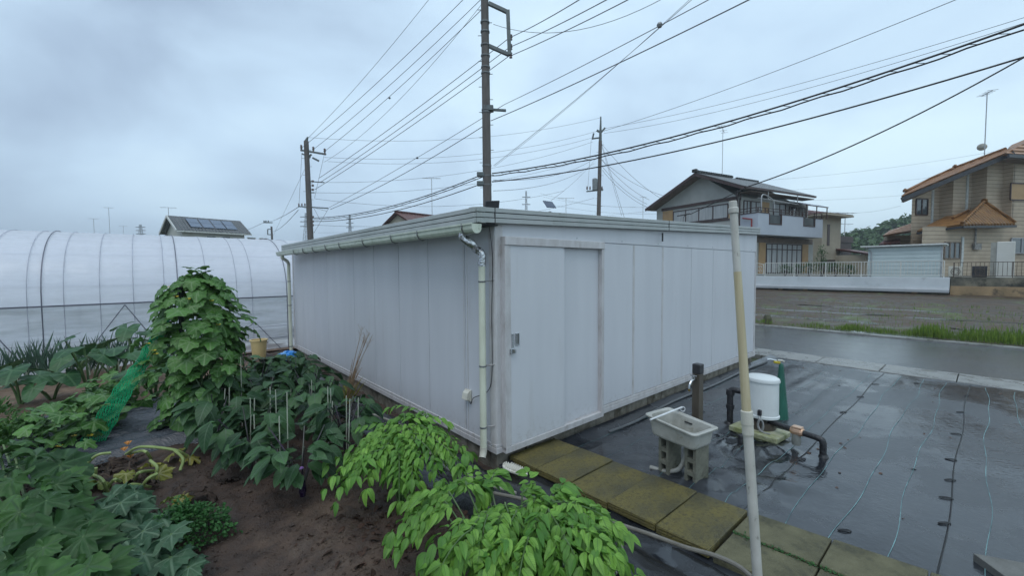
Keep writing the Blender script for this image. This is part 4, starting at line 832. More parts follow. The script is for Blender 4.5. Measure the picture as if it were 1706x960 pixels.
# ============================================================ neighbours' site across the field
m_yard = mat('yard_gravel', (.16, .15, .12), (.10, .095, .08), scale=4, rough=.9)
mb = MB(); mb.v = [tuple(L(s, t, 1.37)) for s, t in ((29.62, -50), (29.62, 30), (75, 30), (75, -50))]; mb.f = [(0, 1, 2, 3)]
tag(mb.build('yard_ground', m_yard), kind='structure')
m_wwall = mat('white_painted_wall', (.58, .62, .64), (.50, .54, .56), scale=.8, rough=.6, c3=(.30, .31, .30), c3scale=1.5, c3lo=.6, c3hi=.8)
m_dwall = mat('stained_concrete', (.22, .20, .15), (.08, .08, .065), scale=1.1, rough=.9, lo=.38, hi=.6, c3=(.035, .035, .03), c3scale=.8, c3lo=.5, c3hi=.62)
m_tanw = mat('tan_plinth', (.36, .25, .14), (.22, .16, .09), scale=1.3, rough=.9, c3=(.05, .045, .035), c3scale=.7, c3lo=.52, c3hi=.62)
m_whrail = mat('white_rail', (.62, .63, .60), (.5, .5, .46), scale=4, rough=.4); m_brail = mat('brown_rail', (.10, .075, .055), rough=.5)
RS = radians(0)
def street(name, label, cat, s, t, z=0, group=None): return empty(name, L(s, t, z), YAW, label, cat, group)
# local x = s direction, y = w direction (= -t)
w_ = street('retaining_wall', 'white painted retaining wall with a projecting lip under the white railing', 'wall', 29.5, 0)
B(-.12, .2, -1.83, 40, .62, 1.41).build('wall_face', m_wwall, w_, bevel=.01); q = MB(); q.prism([(-.12, -1.83, .62), (-.32, -1.83, .60), (-.32, -1.83, .74), (-.12, -1.83, .86)], (0, 42, 0)); q.build('lip', mat('grey_paint', (.38, .40, .42), (.3, .32, .33), scale=1, rough=.6), w_)
q = MB(); q.box(-.05, .2, -1.8, 40, .1, .6199); q.build('footing', m_dwall, w_)
q = MB()
for y in (6.0, 4.6, 1.2, -.5): q.box(-.10, -.05, y-.12, y+.12, .42, .6)
q.build('drain_block', m_tanw, w_)
w2 = street('retaining_wall', 'dark stained concrete wall on a tan plinth below the brown railing at the right edge', 'wall', 29.5, 0)
B(-.02, .25, -30, -1.86, .96, 1.42).build('wall_face', m_dwall, w2); B(-.12, .2, -30, -1.86, .2, .959).build('plinth', m_tanw, w2)
def railing(label, y0, y1, zb, zt_, sp, m, r, posts):
    e_ = street('railing', label, 'railing', 29.55, 0); q = MB(); q.bar((0, y0, zt_), (0, y1, zt_), r*2.6); q.bar((0, y0, zb), (0, y1, zb), r*2.2); q.build('rail', m, e_)
    q = MB(); y = y0+sp/2
    while y < y1: q.bar((0, y, zb+.01), (0, y, zt_-.01), r*1.5); y += sp
    q.build('balusters', m, e_)
    for i in range(posts): y = y0+(y1-y0)*i/(posts-1); MB().bar((.0, y, zb-.12), (0, y, zt_+.01), r*3).build('post', m, e_)
railing('white metal railing with thin uprights along the top of the white wall', -1.6, 7.0, 1.52, 2.30, .135, m_whrail, .014, 6)
railing('brown rusty railing along the dark wall at the right edge of the photo', -16, -1.95, 1.50, 2.20, .15, m_brail, .012, 8)
# scroll gate panel at the end of the railing
e_ = street('scroll_gate', 'white scrolled metal gate panel between the shed roof end and the railing', 'gate', 29.55, 0)
q = MB(); q.bar((0, 7.1, 1.5), (0, 7.1, 2.25), .05); q.bar((0, 8.2, 1.5), (0, 8.2, 2.25), .05); q.tube([(0, 7.1+1.1*k/10, 2.2+.12*sin(pi*k/10)) for k in range(11)], .02, 6); q.bar((0, 7.1, 1.55), (0, 8.2, 1.55), .04); q.build('gate_frame', m_whrail, e_)
q = MB()
for cy in (7.3, 7.65, 8.0):
    for cz in (1.75, 2.02): q.tube([(0, cy+.12*cos(a)*(1-a/16), cz+.12*sin(a)*(1-a/16)) for a in np.linspace(0, 9, 22)], .013, 5, cap=False)
q.build('scrollwork', m_whrail, e_)

m_tile = mat('dark_roof_tile', (.115, .12, .125), (.07, .075, .08), scale=6, rough=.35, bump=1, bscale=1, bstretch=(1, 1, 1))
def tilemat(name, c1, c2, sc=3.2, rough=.4, axis='X'):
    m = mat(name, c1, c2, scale=2.5, rough=rough, detail=9); t = m.node_tree; b = t.nodes['Principled BSDF']; lk = t.links.new
    tc = N(t, 'ShaderNodeTexCoord'); hs_ = []
    for ax, s_, pr in (('X', sc, 'SIN'), ('Y', sc, 'SIN'), ('Z', sc*1.8, 'SAW')):
        w = N(t, 'ShaderNodeTexWave', wave_type='BANDS', bands_direction=ax, wave_profile=pr); w.inputs['Scale'].default_value = s_*.31; lk(tc.outputs['Object'], w.inputs[0]); hs_.append(w)
    a = N(t, 'ShaderNodeMath', operation='ADD'); lk(hs_[0 if axis == 'X' else 1].outputs['Fac'], a.inputs[0]); lk(hs_[2].outputs['Fac'], a.inputs[1])
    bp = N(t, 'ShaderNodeBump'); bp.inputs['Strength'].default_value = 1; bp.inputs['Distance'].default_value = .12; lk(a.outputs[0], bp.inputs['Height']); lk(bp.outputs[0], b.inputs['Normal']); return m
m_tileD = tilemat('grey_tile', (.13, .135, .14), (.075, .08, .085)); m_tileR = tilemat('red_tile', (.17, .05, .04), (.08, .025, .02)); m_tileO = tilemat('orange_tile', (.40, .20, .09), (.24, .11, .045), 4, .45, 'Y'); m_tileO2 = tilemat('ochre_tile', (.40, .19, .05), (.22, .10, .03), 4, .4)
m_stucco = mat('grey_stucco', (.42, .43, .41), (.34, .35, .33), scale=.7, rough=.85, bump=.3, bscale=30); m_balc = mat('pale_blue_panel', (.44, .48, .54), (.38, .42, .48), scale=.5, rough=.6)
m_brown = mat('brown_timber', (.06, .03, .025), (.04, .02, .018), scale=5, rough=.5); m_tan = mat('tan_shutter', (.42, .27, .13), (.36, .23, .11), scale=2, rough=.6, bump=.3, bscale=12)
m_glass = mat('window_glass', (.10, .12, .13), (.05, .06, .065), scale=.7, rough=.08, spec=.8); m_curt = mat('curtain', (.46, .48, .48), (.30, .32, .33), scale=3, stretch=(5, 5, .2), rough=.8)
m_soff = mat('soffit_wood', (.20, .16, .13), (.14, .11, .09), scale=3, rough=.8); m_creamw = mat('cream_wall', (.44, .40, .31), (.36, .32, .25), scale=.8, rough=.85, c3=(.2, .18, .14), c3scale=1, c3lo=.6, c3hi=.8)
m_redp = mat('red_pipe', (.28, .03, .03), rough=.4); m_gpipe = mat('galv', (.45, .46, .47), rough=.35, metal=.5)

def win(e_, axis, a0, a1, z0, z1, off, n=2, glass=None, fm=None, ft=.07, tr=None):
    """window on plane axis='x' (spans y) or 'y' (spans x); off = plane position of its outer face (towards negative)"""
    fm = fm or m_brown
    def bx(q, p0, p1, za, zb, d0, d1):
        q.box(d0, d1, p0, p1, za, zb) if axis == 'x' else q.box(p0, p1, d0, d1, za, zb)
    q = MB(); bx(q, a0, a1, z0-ft, z0, off-.05, off+.02); bx(q, a0, a1, z1, z1+ft, off-.05, off+.02)
    for i in range(n+1): c = a0+(a1-a0)*i/n; bx(q, c-ft/2, c+ft/2, z0, z1, off-.045, off+.02)
    if tr: bx(q, a0, a1, tr-ft/2, tr+ft/2, off-.040, off+.02)
    w = q.build('window', fm, e_); q = MB(); bx(q, a0, a1, z0, z1, off-.006, off+.01); q.build('pane', glass or m_glass, w); return w
def antenna(p, h, label, el=5, span=1.6, r=.022, rot=.3, dish=False, low=False):
    e_ = empty('tv_antenna', p, rot, label, 'antenna', 'roof antennas'); MB().tube([(0, 0, -1.2), (0, 0, h)], r, 6).build('mast', m_gpipe, e_)
    q = MB(); q.bar((-span/2, 0, h), (span/2, 0, h), r*1.3)
    for i in range(el): x = -span/2+span*i/(el-1); q.bar((x, -.28, h), (x, .28, h), r*.8)
    if low: q.bar((-span*.3, 0, h*.55), (span*.3, 0, h*.55), r*1.2); q.bar((-span*.3, -.25, h*.55), (-span*.3, .25, h*.55), r); q.bar((span*.3, -.25, h*.55), (span*.3, .25, h*.55), r)
    q.build('antenna_head', m_gpipe, e_)
    if dish:
        q = MB(); q.lathe([(0, 0), (.12, .02), (.22, .06), (.26, .10), (.24, .10), (0, .03)], (0, 0, 0), 16); d_ = q.build('dish', m_cream, e_, smooth=True); d_.rotation_euler = (radians(60), 0, radians(60)); d_.location = (.3, 0, h*.1+.2)
        MB().bar((0, 0, h*.1+.2), (.3, 0, h*.1+.2), .04).build('dish_arm', m_gpipe, e_)

# ------------------------------------------------------------ white house with the balcony
O1 = (17.337, 32.0, 0); h1_ = empty('house', O1, radians(28), 'two storey grey house with dark gable roof, brown window band and pale blue balcony', 'house')
B(.0, 9.8, 0.0, 8.0, 1.3, 7.45).build('wall', m_stucco, h1_)
MB().prism([(0, 0, 7.45), (0, 8.0, 7.45), (0, 3.2, 9.62)], (7.6, 0, 0)).build('gable_wall', m_stucco, h1_)
def roofsheet(name, m, poly, e_, th=.14):
    P_ = [np.array(p, float) for p in poly]; n = np.cross(P_[1]-P_[0], P_[2]-P_[0]); n /= np.linalg.norm(n); n = n if n[2] > 0 else -n
    return MB().prism([p-n*th for p in P_], n*th).build(name, m, e_)
zl, zr_, zk = 7.62, 8.02, 9.85
rf = roofsheet('roof', m_tileD, [(-.85, 3.2, zk), (-.85, -1.0, zr_), (8.8, -1.0, zr_), (7.9, 3.2, zk)], h1_)
roofsheet('roof', m_tileD, [(-.85, 3.21, zk), (-.85, 8.5, zl), (8.8, 8.5, zl), (7.9, 3.21, zk)], h1_)
q = MB()
for x0, x1, z in ((-.9, 3.9, zk+.02), (4.5, 7.6, zk-.06)):
    q.box(x0, x1, 3.05, 3.35, z-.02, z+.12); k = x0
    while k < x1-.1: q.lathe([(0, 0), (.13, 0), (.10, .08), (0, .1)], (k+.12, 3.2, z+.10), 8); k += .27
q.box(-1.0, -.8, 3.0, 3.4, zk, zk+.24); q.build('ridge_tiles', m_tileD, rf)
q = MB(); q.bar((-.9, 3.2, zk-.18), (-.9, -1.05, zr_-.18), .07, .22); q.bar((-.9, 3.2, zk-.18), (-.9, 8.55, zl-.18), .07, .22); q.build('bargeboard', m_brown, h1_)
q = MB(); q.bar((-.8, -1.06, zr_-.12), (8.8, -1.06, zr_-.12), .12, .14); q.bar((-.8, 8.56, zl-.12), (8.8, 8.56, zl-.12), .12, .14); q.build('gutter', m_brown, h1_)
q = MB(); q.prism([(-.8, 3.2, zk-.3), (-.8, -.95, zr_-.25), (.05, -.95, zr_-.25), (.05, 3.2, zk-.3)], (0, 0, .06)); q.prism([(-.8, 3.2, zk-.3), (-.8, 8.4, zl-.25), (.05, 8.4, zl-.25), (.05, 3.2, zk-.3)], (0, 0, .06)); q.box(.05, 8.8, -.95, 0, zr_-.32, zr_-.26); q.build('soffit', m_soff, h1_)
q = MB(); q.box(-.10, .0, .1, 7.35, 7.25, 7.48); q.box(-.06, .0, .1, 7.3, 5.72, 5.84); q.box(-.07, .0, -.03, .1, 1.4, 7.9); q.build('trim_board', m_brown, h1_)
win(h1_, 'x', .75+.05, 6.05, 5.95, 6.98, -.012, 4, m_curt)
for a, b_ in ((.18, .72), (6.12, 7.25)): B(-.05, -.0, a, b_, 5.86, 7.2).build('shutter', m_tan, h1_)
for a, b_ in ((.7, 1.5), (1.6, 2.9)): win(h1_, 'y', a, b_, 5.7, 7.15, -.012, 2, m_curt)
B(3.0, 4.0, -.05, 0, 5.6, 7.25).build('shutter', m_tan, h1_)
win(h1_, 'y', 4.6, 6.3, 4.7, 7.2, -.012, 2, m_curt); win(h1_, 'y', 6.9, 7.9, 5.6, 7.1, -.012, 2, m_glass); win(h1_, 'y', 8.4, 9.3, 5.8, 7.1, -.012, 2, m_curt)
MB().tube(smoothpath([(.15, -.1, 7.9), (.15, -.1, 7.5), (.15, -.12, 7.2), (.15, -.06, 6.9), (.15, -.06, 1.5)], 3), .045, 8).build('drain_pipe', m_brown, h1_)
# balcony with two openings
bz0, bz1, n0, n1 = 4.46, 6.04, (1.5, 3.15, 5.25), (6.15, 7.9, 5.3)
q = MB()
for a, b_, z in ((.15, n0[0], bz1), (n0[0], n0[1], n0[2]), (n0[1], n1[0], bz1), (n1[0], n1[1], n1[2]), (n1[1], 9.1, bz1-.05)): q.box(a+.001, b_-.001, -1.5, -1.38, bz0, z)
q.box(.15, .27, -1.379, -.001, bz0, bz1); q.box(8.98, 9.1, -1.379, -.001, bz0, bz1); q.box(.28, 8.97, -1.379, -.001, bz0, bz0+.15)
bl = q.build('balcony', m_balc, h1_)
q = MB()
for a, b_, z in ((.15, n0[0], bz1), (n0[1], n1[0], bz1), (n1[1], 9.1, bz1-.05)): q.box(a, b_, -1.53, -1.35, z, z+.06)
q.box(.12, .3, -1.349, -.0, bz1, bz1+.06)
for z in (6.25, 6.45): q.bar((.15, -1.44, z), (9.1, -1.44, z), .045); q.bar((.2, -1.44, z), (.2, 0, z), .045)
for x in (.2, 1.1, n0[0], n0[1], 4.6, n1[0], n1[1], 9.05): q.bar((x, -1.44, bz1-.6), (x, -1.44, 6.47), .06)
for n_ in (n0, n1):
    q.box(n_[0], n_[1], -1.53, -1.35, n_[2], n_[2]+.08); q.box(n_[0], n_[0]+.07, -1.53, -1.35, n_[2], bz1); q.box(n_[1]-.07, n_[1], -1.53, -1.35, n_[2], bz1)
q.build('balcony_rail', m_brown, bl)
for n_ in (n0, n1): B(n_[0]+.071, n_[1]-.071, -1.45, -1.43, n_[2]+.081, bz1-.05).build('balcony_screen', m_glass, bl)
q = MB(); q.bar((2.0, -1.1, 7.25), (6.0, -1.2, 7.05), .05); q.bar((1.0, -.9, 7.3), (5.2, -.9, 7.15), .04); q.bar((4.2, -1.5, 7.2), (5.8, -1.0, 7.35), .04)
for x in (2.0, 6.0): q.bar((x, -1.1, 7.2), (x, -1.1, 7.8), .05)
q.tube(smoothpath([(.7, -1.4, 6.2), (.7, -1.4, 7.35), (1.5, -1.4, 7.35), (2.2, -1.4, 7.0), (2.3, -1.4, 6.3)], 4), .045, 6); q.build('drying_pole', m_gpipe, bl)
# curved canopy
q = MB(); n = 10; prof_ = [(-.1-1.5*k/n, 7.45-.42*(k/n)**2) for k in range(n+1)]
q.add([(x, y, z) for x in (6.2, 9.6) for y, z in prof_]+[(x, y, z-.03) for x in (6.2, 9.6) for y, z in prof_], [(k, k+1, n+2+k, n+1+k) for k in range(n)]+[(2*(n+1)+k, 3*(n+1)+k, 3*(n+1)+k+1, 2*(n+1)+k+1) for k in range(n)]+[(k, 2*(n+1)+k, 2*(n+1)+k+1, k+1) for k in range(n)]+[(n+1+k, n+2+k, 3*(n+1)+k+1, 3*(n+1)+k) for k in range(n)])
cn = q.build('canopy', mat('canopy_sheet', (.30, .32, .38), (.24, .26, .31), scale=2, rough=.2, spec=.8), h1_, smooth=True); q = MB()
q.bar((6.2, -1.62, 7.0), (9.6, -1.62, 7.0), .07)
for x in (6.4, 7.9, 9.5): q.bar((x, -1.6, 6.0), (x, -1.6, 7.0), .06)
q.build('canopy_frame', m_brown, cn)
# ground floor bay under the balcony
B(.3, 9.75, -.5, -.001, 1.3, 4.2).build('bay_wall', m_stucco, h1_)
B(.3, 9.6, -.52, -.501, 3.95, 4.4).build('bay_fascia', m_soff, h1_)
win(h1_, 'y', 2.9, 7.9, 1.6, 3.85, -.515, 7, m_curt, tr=3.45)
B(1.9, 2.75, -.56, -.501, 1.5, 3.95).build('shutter', m_tan, h1_); B(8.0, 8.9, -.56, -.501, 1.5, 3.95).build('shutter', m_tan, h1_)
MB().tube([(.0, -.4, 5.75), (.0, -1.1, 5.6), (.0, -1.1, 4.9)], .06, 8).build('red_drain', m_redp, h1_)
p = Matrix.Rotation(radians(28), 4, 'Z') @ Vector((2.6, 3.2, zk+.1)); antenna((O1[0]+p.x, O1[1]+p.y, p.z), 3.9, 'tall thin antenna on the ridge of the white house with the balcony', 4, 2.2, .025, 1.0)

# ------------------------------------------------------------ cream house behind
o2 = atY(1369, 400, 38.5); h2_ = empty('house', (o2[0], o2[1], 0), radians(28), 'small cream two storey house with red hip roof, right of the balcony house', 'house')
B(0, 3.4, 0, 7, 1.3, 6.9).build('wall', m_creamw, h2_)
roofsheet('roof', m_tileR, [(-.7, -.7, 6.95), (4.0, -.7, 6.95), (3.0, 3.5, 8.0), (1.6, 3.5, 8.0)], h2_, .18)
roofsheet('roof', m_tileR, [(-.7, -.7, 6.95), (-.7, 7.7, 6.95), (1.6, 3.5, 8.0)], h2_, .18)
q = MB(); q.box(-.75, 4.05, -.75, 7.4, 6.72, 6.88); q.build('eaves', m_creamw, h2_)
B(.9, 1.35, -.03, 0, 4.0, 6.0).build('shutter', m_brown, h2_); B(.2, 2.8, -.06, 0, 1.6, 2.7).build('shutter', mat('grey_brown', (.11, .09, .085), rough=.6), h2_)
B(2.4, 3.9, -2.4, -.001, 1.3, 3.1).build('porch', m_creamw, h2_); roofsheet('porch_roof', m_tileR, [(2.0, -2.8, 3.2), (5.2, -2.8, 3.2), (5.2, 0, 3.75), (2.6, 0, 3.75)], h2_)
q = MB(); q.box(3.5, 6.0, .2, 2.5, 1.3, 4.4); q.box(3.4, 6.1, .1, .2, 4.4, 5.0); q.build('lean_to', m_brown, h2_)
antenna(atY(1407, 396, 41), 2.4, 'antenna rising between the cream house and the far trees', 5, 2.2, .03, .2, low=True)

# ------------------------------------------------------------ siding house with orange tiles
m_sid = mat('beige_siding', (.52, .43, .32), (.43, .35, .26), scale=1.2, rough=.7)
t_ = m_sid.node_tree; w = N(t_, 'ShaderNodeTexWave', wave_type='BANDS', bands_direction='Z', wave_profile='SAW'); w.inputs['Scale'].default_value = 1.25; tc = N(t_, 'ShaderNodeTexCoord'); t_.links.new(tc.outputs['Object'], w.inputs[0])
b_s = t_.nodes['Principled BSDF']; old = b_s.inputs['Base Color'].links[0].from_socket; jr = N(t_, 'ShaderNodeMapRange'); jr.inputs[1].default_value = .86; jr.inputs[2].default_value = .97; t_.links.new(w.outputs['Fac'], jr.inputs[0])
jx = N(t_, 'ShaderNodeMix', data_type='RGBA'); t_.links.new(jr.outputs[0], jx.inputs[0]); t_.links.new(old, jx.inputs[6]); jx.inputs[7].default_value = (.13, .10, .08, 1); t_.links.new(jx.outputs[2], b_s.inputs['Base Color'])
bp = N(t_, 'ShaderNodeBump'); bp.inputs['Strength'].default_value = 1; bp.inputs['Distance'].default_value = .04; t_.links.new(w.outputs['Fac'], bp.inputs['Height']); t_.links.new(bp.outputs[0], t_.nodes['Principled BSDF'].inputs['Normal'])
o3 = atY(1517, 400, 29.0); R3 = radians(10); h3_ = empty('house', (o3[0], o3[1], 0), R3, 'two storey beige siding house with orange tiled roofs at the right edge', 'house')
a3 = V3(cos(R3), sin(R3), 0); b3 = V3(-sin(R3), cos(R3), 0); o3 = V3(o3[0], o3[1], 0)
def h3(x, y, yo): p = onp(x, y, o3+b3*yo, b3)-o3; return float(p@a3), float(p[2])
def h3Y(x, y, Y): p = atY(x, y, Y)-o3; return (float(p@a3), float(p@b3), float(p[2]))
xA1 = h3(1551, 400, 0)[0]; xB0, xB1 = h3(1585, 400, -.8)[0], h3(1609, 400, -.8)[0]; xC0, xC1 = h3(1640, 400, -1.6)[0], h3(1673, 400, -1.6)[0]; xD0 = h3(1680, 400, -2.1)[0]
zv = lambda x: float(np.interp(x, [h3(1500, 329, -.4)[0], h3(1680, 264, -2.6)[0]], [h3(1500, 329, -.4)[1], h3(1680, 264, -2.6)[1]]))
zp = lambda x: zt2+(zt2-ze)/(xt-xe)*(x-xt)-.26
xe, ze = h3(1500, 327, -.4); xt, zt2 = h3(1684, 250, -2.7)
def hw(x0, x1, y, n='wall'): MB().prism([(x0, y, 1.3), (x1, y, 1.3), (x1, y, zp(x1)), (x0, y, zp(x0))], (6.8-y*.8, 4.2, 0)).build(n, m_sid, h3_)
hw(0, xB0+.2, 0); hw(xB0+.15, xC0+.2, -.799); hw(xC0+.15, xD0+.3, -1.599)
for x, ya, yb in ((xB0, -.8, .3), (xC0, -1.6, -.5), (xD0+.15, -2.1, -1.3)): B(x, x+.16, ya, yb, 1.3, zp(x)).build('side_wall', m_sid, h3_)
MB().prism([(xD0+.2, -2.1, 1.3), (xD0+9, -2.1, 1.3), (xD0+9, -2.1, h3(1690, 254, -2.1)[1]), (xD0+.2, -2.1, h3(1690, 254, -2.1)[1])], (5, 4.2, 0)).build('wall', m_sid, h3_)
xe, ze = h3(1500, 327, -.4); xt, zt2 = h3(1684, 250, -2.7)
sl_ = (zt2-ze)/(xt-xe)
NP = V3(-sl_, 0, 1)   # the slope, in the house's own axes, level along y
def onslope(x, y):
    d = ray(x, y); c = CAMP-o3; cl = V3(c@a3, c@b3, c[2]); dl = V3(d@a3, d@b3, d[2]); P0 = V3(xe, -.45, ze); P = cl+dl*(((P0-cl)@NP)/(dl@NP)); return tuple(P)
bk = [onslope(1508, 320), onslope(1551, 298), onslope(1591, 280), onslope(1639, 262), onslope(1676, 248)]
print('roof back', [tuple(round(v, 1) for v in p) for p in bk])
roofsheet('roof', m_tileO, [(xe, -.45, ze), (xt, -2.8, zt2)]+bk[::-1], h3_, .2)
q = MB(); q.tube([np.array(p)+V3(0, 0, .04) for p in bk], .09, 6)
for p in (bk[0], bk[2]): q.lathe([(0, 0), (.12, 0), (.14, .12), (.05, .24), (0, .24)], p, 8)
q.build('ridge_tiles', m_tileO, h3_)
q = MB(); q.bar((xe-.02, -.5, ze-.24), (xt, -2.86, zt2-.24), .10, .26); q.build('bargeboard', m_black, h3_); q = MB(); q.prism([(xe+.1, -.4, ze-.38), (xt, -2.7, zt2-.38), (xt+1, -.9, zt2-.38), (xe+1.2, .3, ze-.30)], (0, 0, .05)); q.build('soffit', m_soff, h3_)
xr_, zr2 = h3(1676, 255, -2.9)
roofsheet('roof', m_tileO, [(xr_, -2.9, zr2), (xr_+7, -2.9, zr2), h3Y(1760, 210, 30.5), h3Y(1686, 241, 30.0)], h3_, .2)
q = MB(); q.bar((xr_, -3.02, zr2-.2), (xr_+7, -3.02, zr2-.2), .10, .22); q.build('gutter', m_black, h3_); B(xr_+.2, xr_+7, -2.9, -2.1, zr2-.36, zr2-.3).build('soffit', m_soff, h3_)
q = MB()
for x, y, z1 in ((xA1-.03, -.06, zv(xA1)), (xB1-.1, -.86, zv(xB1)), (xC1+.15, -1.66, zv(xC1)), (h3(1603, 430, -2.2)[0], -2.22, 4.2)): q.box(x-.08, x+.08, y, y+.06, 1.4, z1-.3)
q.build('drain_pipe', mat('pale_pipe', (.55, .58, .56), rough=.4), h3_)
a0, za = h3(1525, 357, 0); a1, zb_ = h3(1545, 333, 0); win(h3_, 'y', a0, a1, za, zb_, -.02, 2, m_glass)
a0, za = h3(1682, 332, -2.1); zb_ = h3(1682, 306, -2.1)[1]; win(h3_, 'y', a0, a0+2.2, za, zb_, -2.12, 1, m_tan)
# ground floor bay with the ochre hip roof
xb0, xb1 = h3(1536, 400, -2.15)[0], h3(1690, 400, -2.15)[0]; zb2 = h3(1603, 378, -2.15)[1]
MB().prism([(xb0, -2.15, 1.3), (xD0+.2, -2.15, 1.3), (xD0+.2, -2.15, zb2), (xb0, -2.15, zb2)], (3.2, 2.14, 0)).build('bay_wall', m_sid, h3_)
E1, E2, E3, AP, L1, L2 = h3Y(1528, 384, 28.2), h3Y(1603, 373, 26.2), h3Y(1692, 372, 26.9), h3Y(1640, 337, 28.0), h3Y(1576, 360, 29.0), h3Y(1613, 352, 28.6)
q = MB(); top = [E1, E2, E3, AP, L2, L1]; bt = [(x, y, z-.16) for x, y, z in (E1, E2, E3)]; n6 = len(top)
q.add(top+bt+[h3Y(1640, 345, 29.5), h3Y(1576, 366, 30)], [(0, 1, 3, 4, 5)[:5], (1, 2, 3), (6, 7, 1, 0), (7, 8, 2, 1), (6, 9, 8, 7), (6, 10, 9), (0, 5, 10, 6), (2, 8, 9, 3)])
br = q.build('bay_roof', m_tileO2, h3_)
q = MB(); q.tube([np.array(E2)+V3(0, 0, .05), np.array(AP)+V3(0, 0, .05)], .10, 8); q.tube([np.array(E3)+V3(0, 0, .05), np.array(AP)+V3(0, 0, .05)], .10, 8); q.tube([np.array(L2)+V3(0, 0, .06), np.array(E2)*.45+np.array(L1)*.55+V3(0, 0, .08)], .08, 8); q.tube([np.array(AP)+V3(-.1, 0, .1), np.array(AP)+V3(.1, 0, .12)], .14, 8); q.build('ridge_tiles', m_tileO2, br)
q = MB(); q.bar(np.array(E1)-V3(0, 0, .2), np.array(E2)-V3(0, 0, .2), .14); q.bar(np.array(E2)-V3(0, 0, .2), np.array(E3)-V3(0, 0, .2), .14); q.build('gutter', m_black, br)
a0, za = h3(1572, 430, -2.15); a1, zb_ = h3(1599, 405, -2.15); win(h3_, 'y', a0, a1, za, zb_, -2.17, 3, m_glass, m_soff)
a0, za = h3(1683, 421, -2.2); zb_ = h3(1683, 398, -2.2)[1]; win(h3_, 'y', a0, a0+1.8, za, zb_, -2.22, 2, m_glass, mat('grey_frame', (.3, .31, .33), rough=.4))
a0, za = h3(1620, 416, -2.2); a1, zb_ = h3(1632, 406, -2.2); q = MB(); q.box(a0, a1, -2.32, -2.2, za, zb_); q.tube([(a0+.15, -2.24, zb_), (a0+.15, -2.24, zb_+1.1)], .05, 6); q.build('meter_box', mat('meter_grey', (.35, .33, .3), (.08, .08, .08), scale=8, rough=.5), h3_)
# annex at left
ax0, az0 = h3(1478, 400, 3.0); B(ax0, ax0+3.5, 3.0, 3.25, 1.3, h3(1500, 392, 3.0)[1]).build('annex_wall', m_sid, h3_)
roofsheet('annex_roof', m_tileO, [h3Y(1471, 392, 31.5), h3Y(1518, 384, 31.6), h3Y(1518, 372, 33.5), h3Y(1482, 384, 34)], h3_); roofsheet('annex_roof', m_tileR, [h3Y(1464, 407, 31.5), h3Y(1500, 404, 31.5), h3Y(1500, 394, 33), h3Y(1476, 397, 33)], h3_)
antenna(atY(1640, 259, 29.5), 4.3, 'antenna mast with a satellite dish on the orange roof at right', 5, 1.1, .03, 1.2, dish=True)

# ------------------------------------------------------------ things behind the railings
m_rib = mat('pale_rib_metal', (.52, .60, .60), (.46, .54, .54), scale=1, rough=.5)
ws_ = lambda x, y, s: ((lambda P: ((P-SC)@SW, P[2]))(onp(x, y, L(s, 0), SU)))
y0, y1 = ws_(1570, 430, 30.6)[0], ws_(1446, 430, 30.6)[0]; zt3 = ws_(1500, 411, 30.6)[1]
st = street('steel_shed', 'pale ribbed steel garden shed with a flat roof behind the white railing', 'garden shed', 30.6, 0)
q = MB(); n = 8
for i in range(n): z0 = 1.38+(zt3-1.38)*i/n; z1 = 1.38+(zt3-1.38)*(i+1)/n; q.box(-.0, 1.6, y0+.06, y1, z0, z1-.03); q.box(.03, 1.57, y0+.07, y1-.03, z1-.03, z1)
q.build('ribbed_wall', m_rib, st); B(-.25, 1.8, y0-.15, y1+.35, zt3+.01, zt3+.10).build('roof', mat('pale_roof', (.6, .62, .6), rough=.4), st, bevel=.02)
q = MB(); q.tube(smoothpath([(-.2, y1+.1, zt3), (-.1, y1+.05, zt3-.15), (-.05, y1-.15, zt3-.3), (-.05, y1-.15, 1.4)], 3), .03, 6); q.box(-.02, .04, y0, y0+.059, 1.38, zt3); q.build('drain_pipe', m_gpipe, st)
y0, y1 = ws_(1691, 430, 30.3)[0], ws_(1650, 430, 30.3)[0]; zt4 = ws_(1665, 403, 30.3)[1]
tk = street('storage_tank', 'tall white water heater tank standing behind the brown railing', 'water heater', 30.3, 0); B(0, .75, y0, y1-.2, 1.38, zt4).build('tank_body', mat('tank_white', (.60, .60, .56), (.53, .53, .48), scale=.8, rough=.45), tk, bevel=.03); B(.05, .7, y1-.2, y1, 1.38, zt4-.02).build('shaded_side', mat('tank_side_shade', (.34, .34, .30), rough=.5), tk)  # shade on the tank's left side put into a darker grey strip
for px, lab, m_ in ((1592, 'white air conditioner outdoor unit with a round fan left of the pale downpipe', m_cream), (1632, 'dark air conditioner outdoor unit below the meter box', m_black)):
    yc = ws_(px, 450, 30.2)[0]; e_ = street('outdoor_unit', lab, 'air conditioner', 30.2, -yc, 1.38, 'outdoor units'); B(0, .3, -.27, .27, .05, .62).build('unit_body', m_, e_, bevel=.02); q = MB(); q.tube([(-.012, .17*cos(a), .34+.2*sin(a)) for a in np.linspace(0, 2*pi, 20)], .012, 5, cap=False); q.tube([(-.012, .1*cos(a), .34+.12*sin(a)) for a in np.linspace(0, 2*pi, 20)], .01, 5, cap=False); q.build('fan_grille', m_brail, e_)
    B(.02, .28, -.25, .25, 0, .05).build('unit_feet', m_brail, e_)
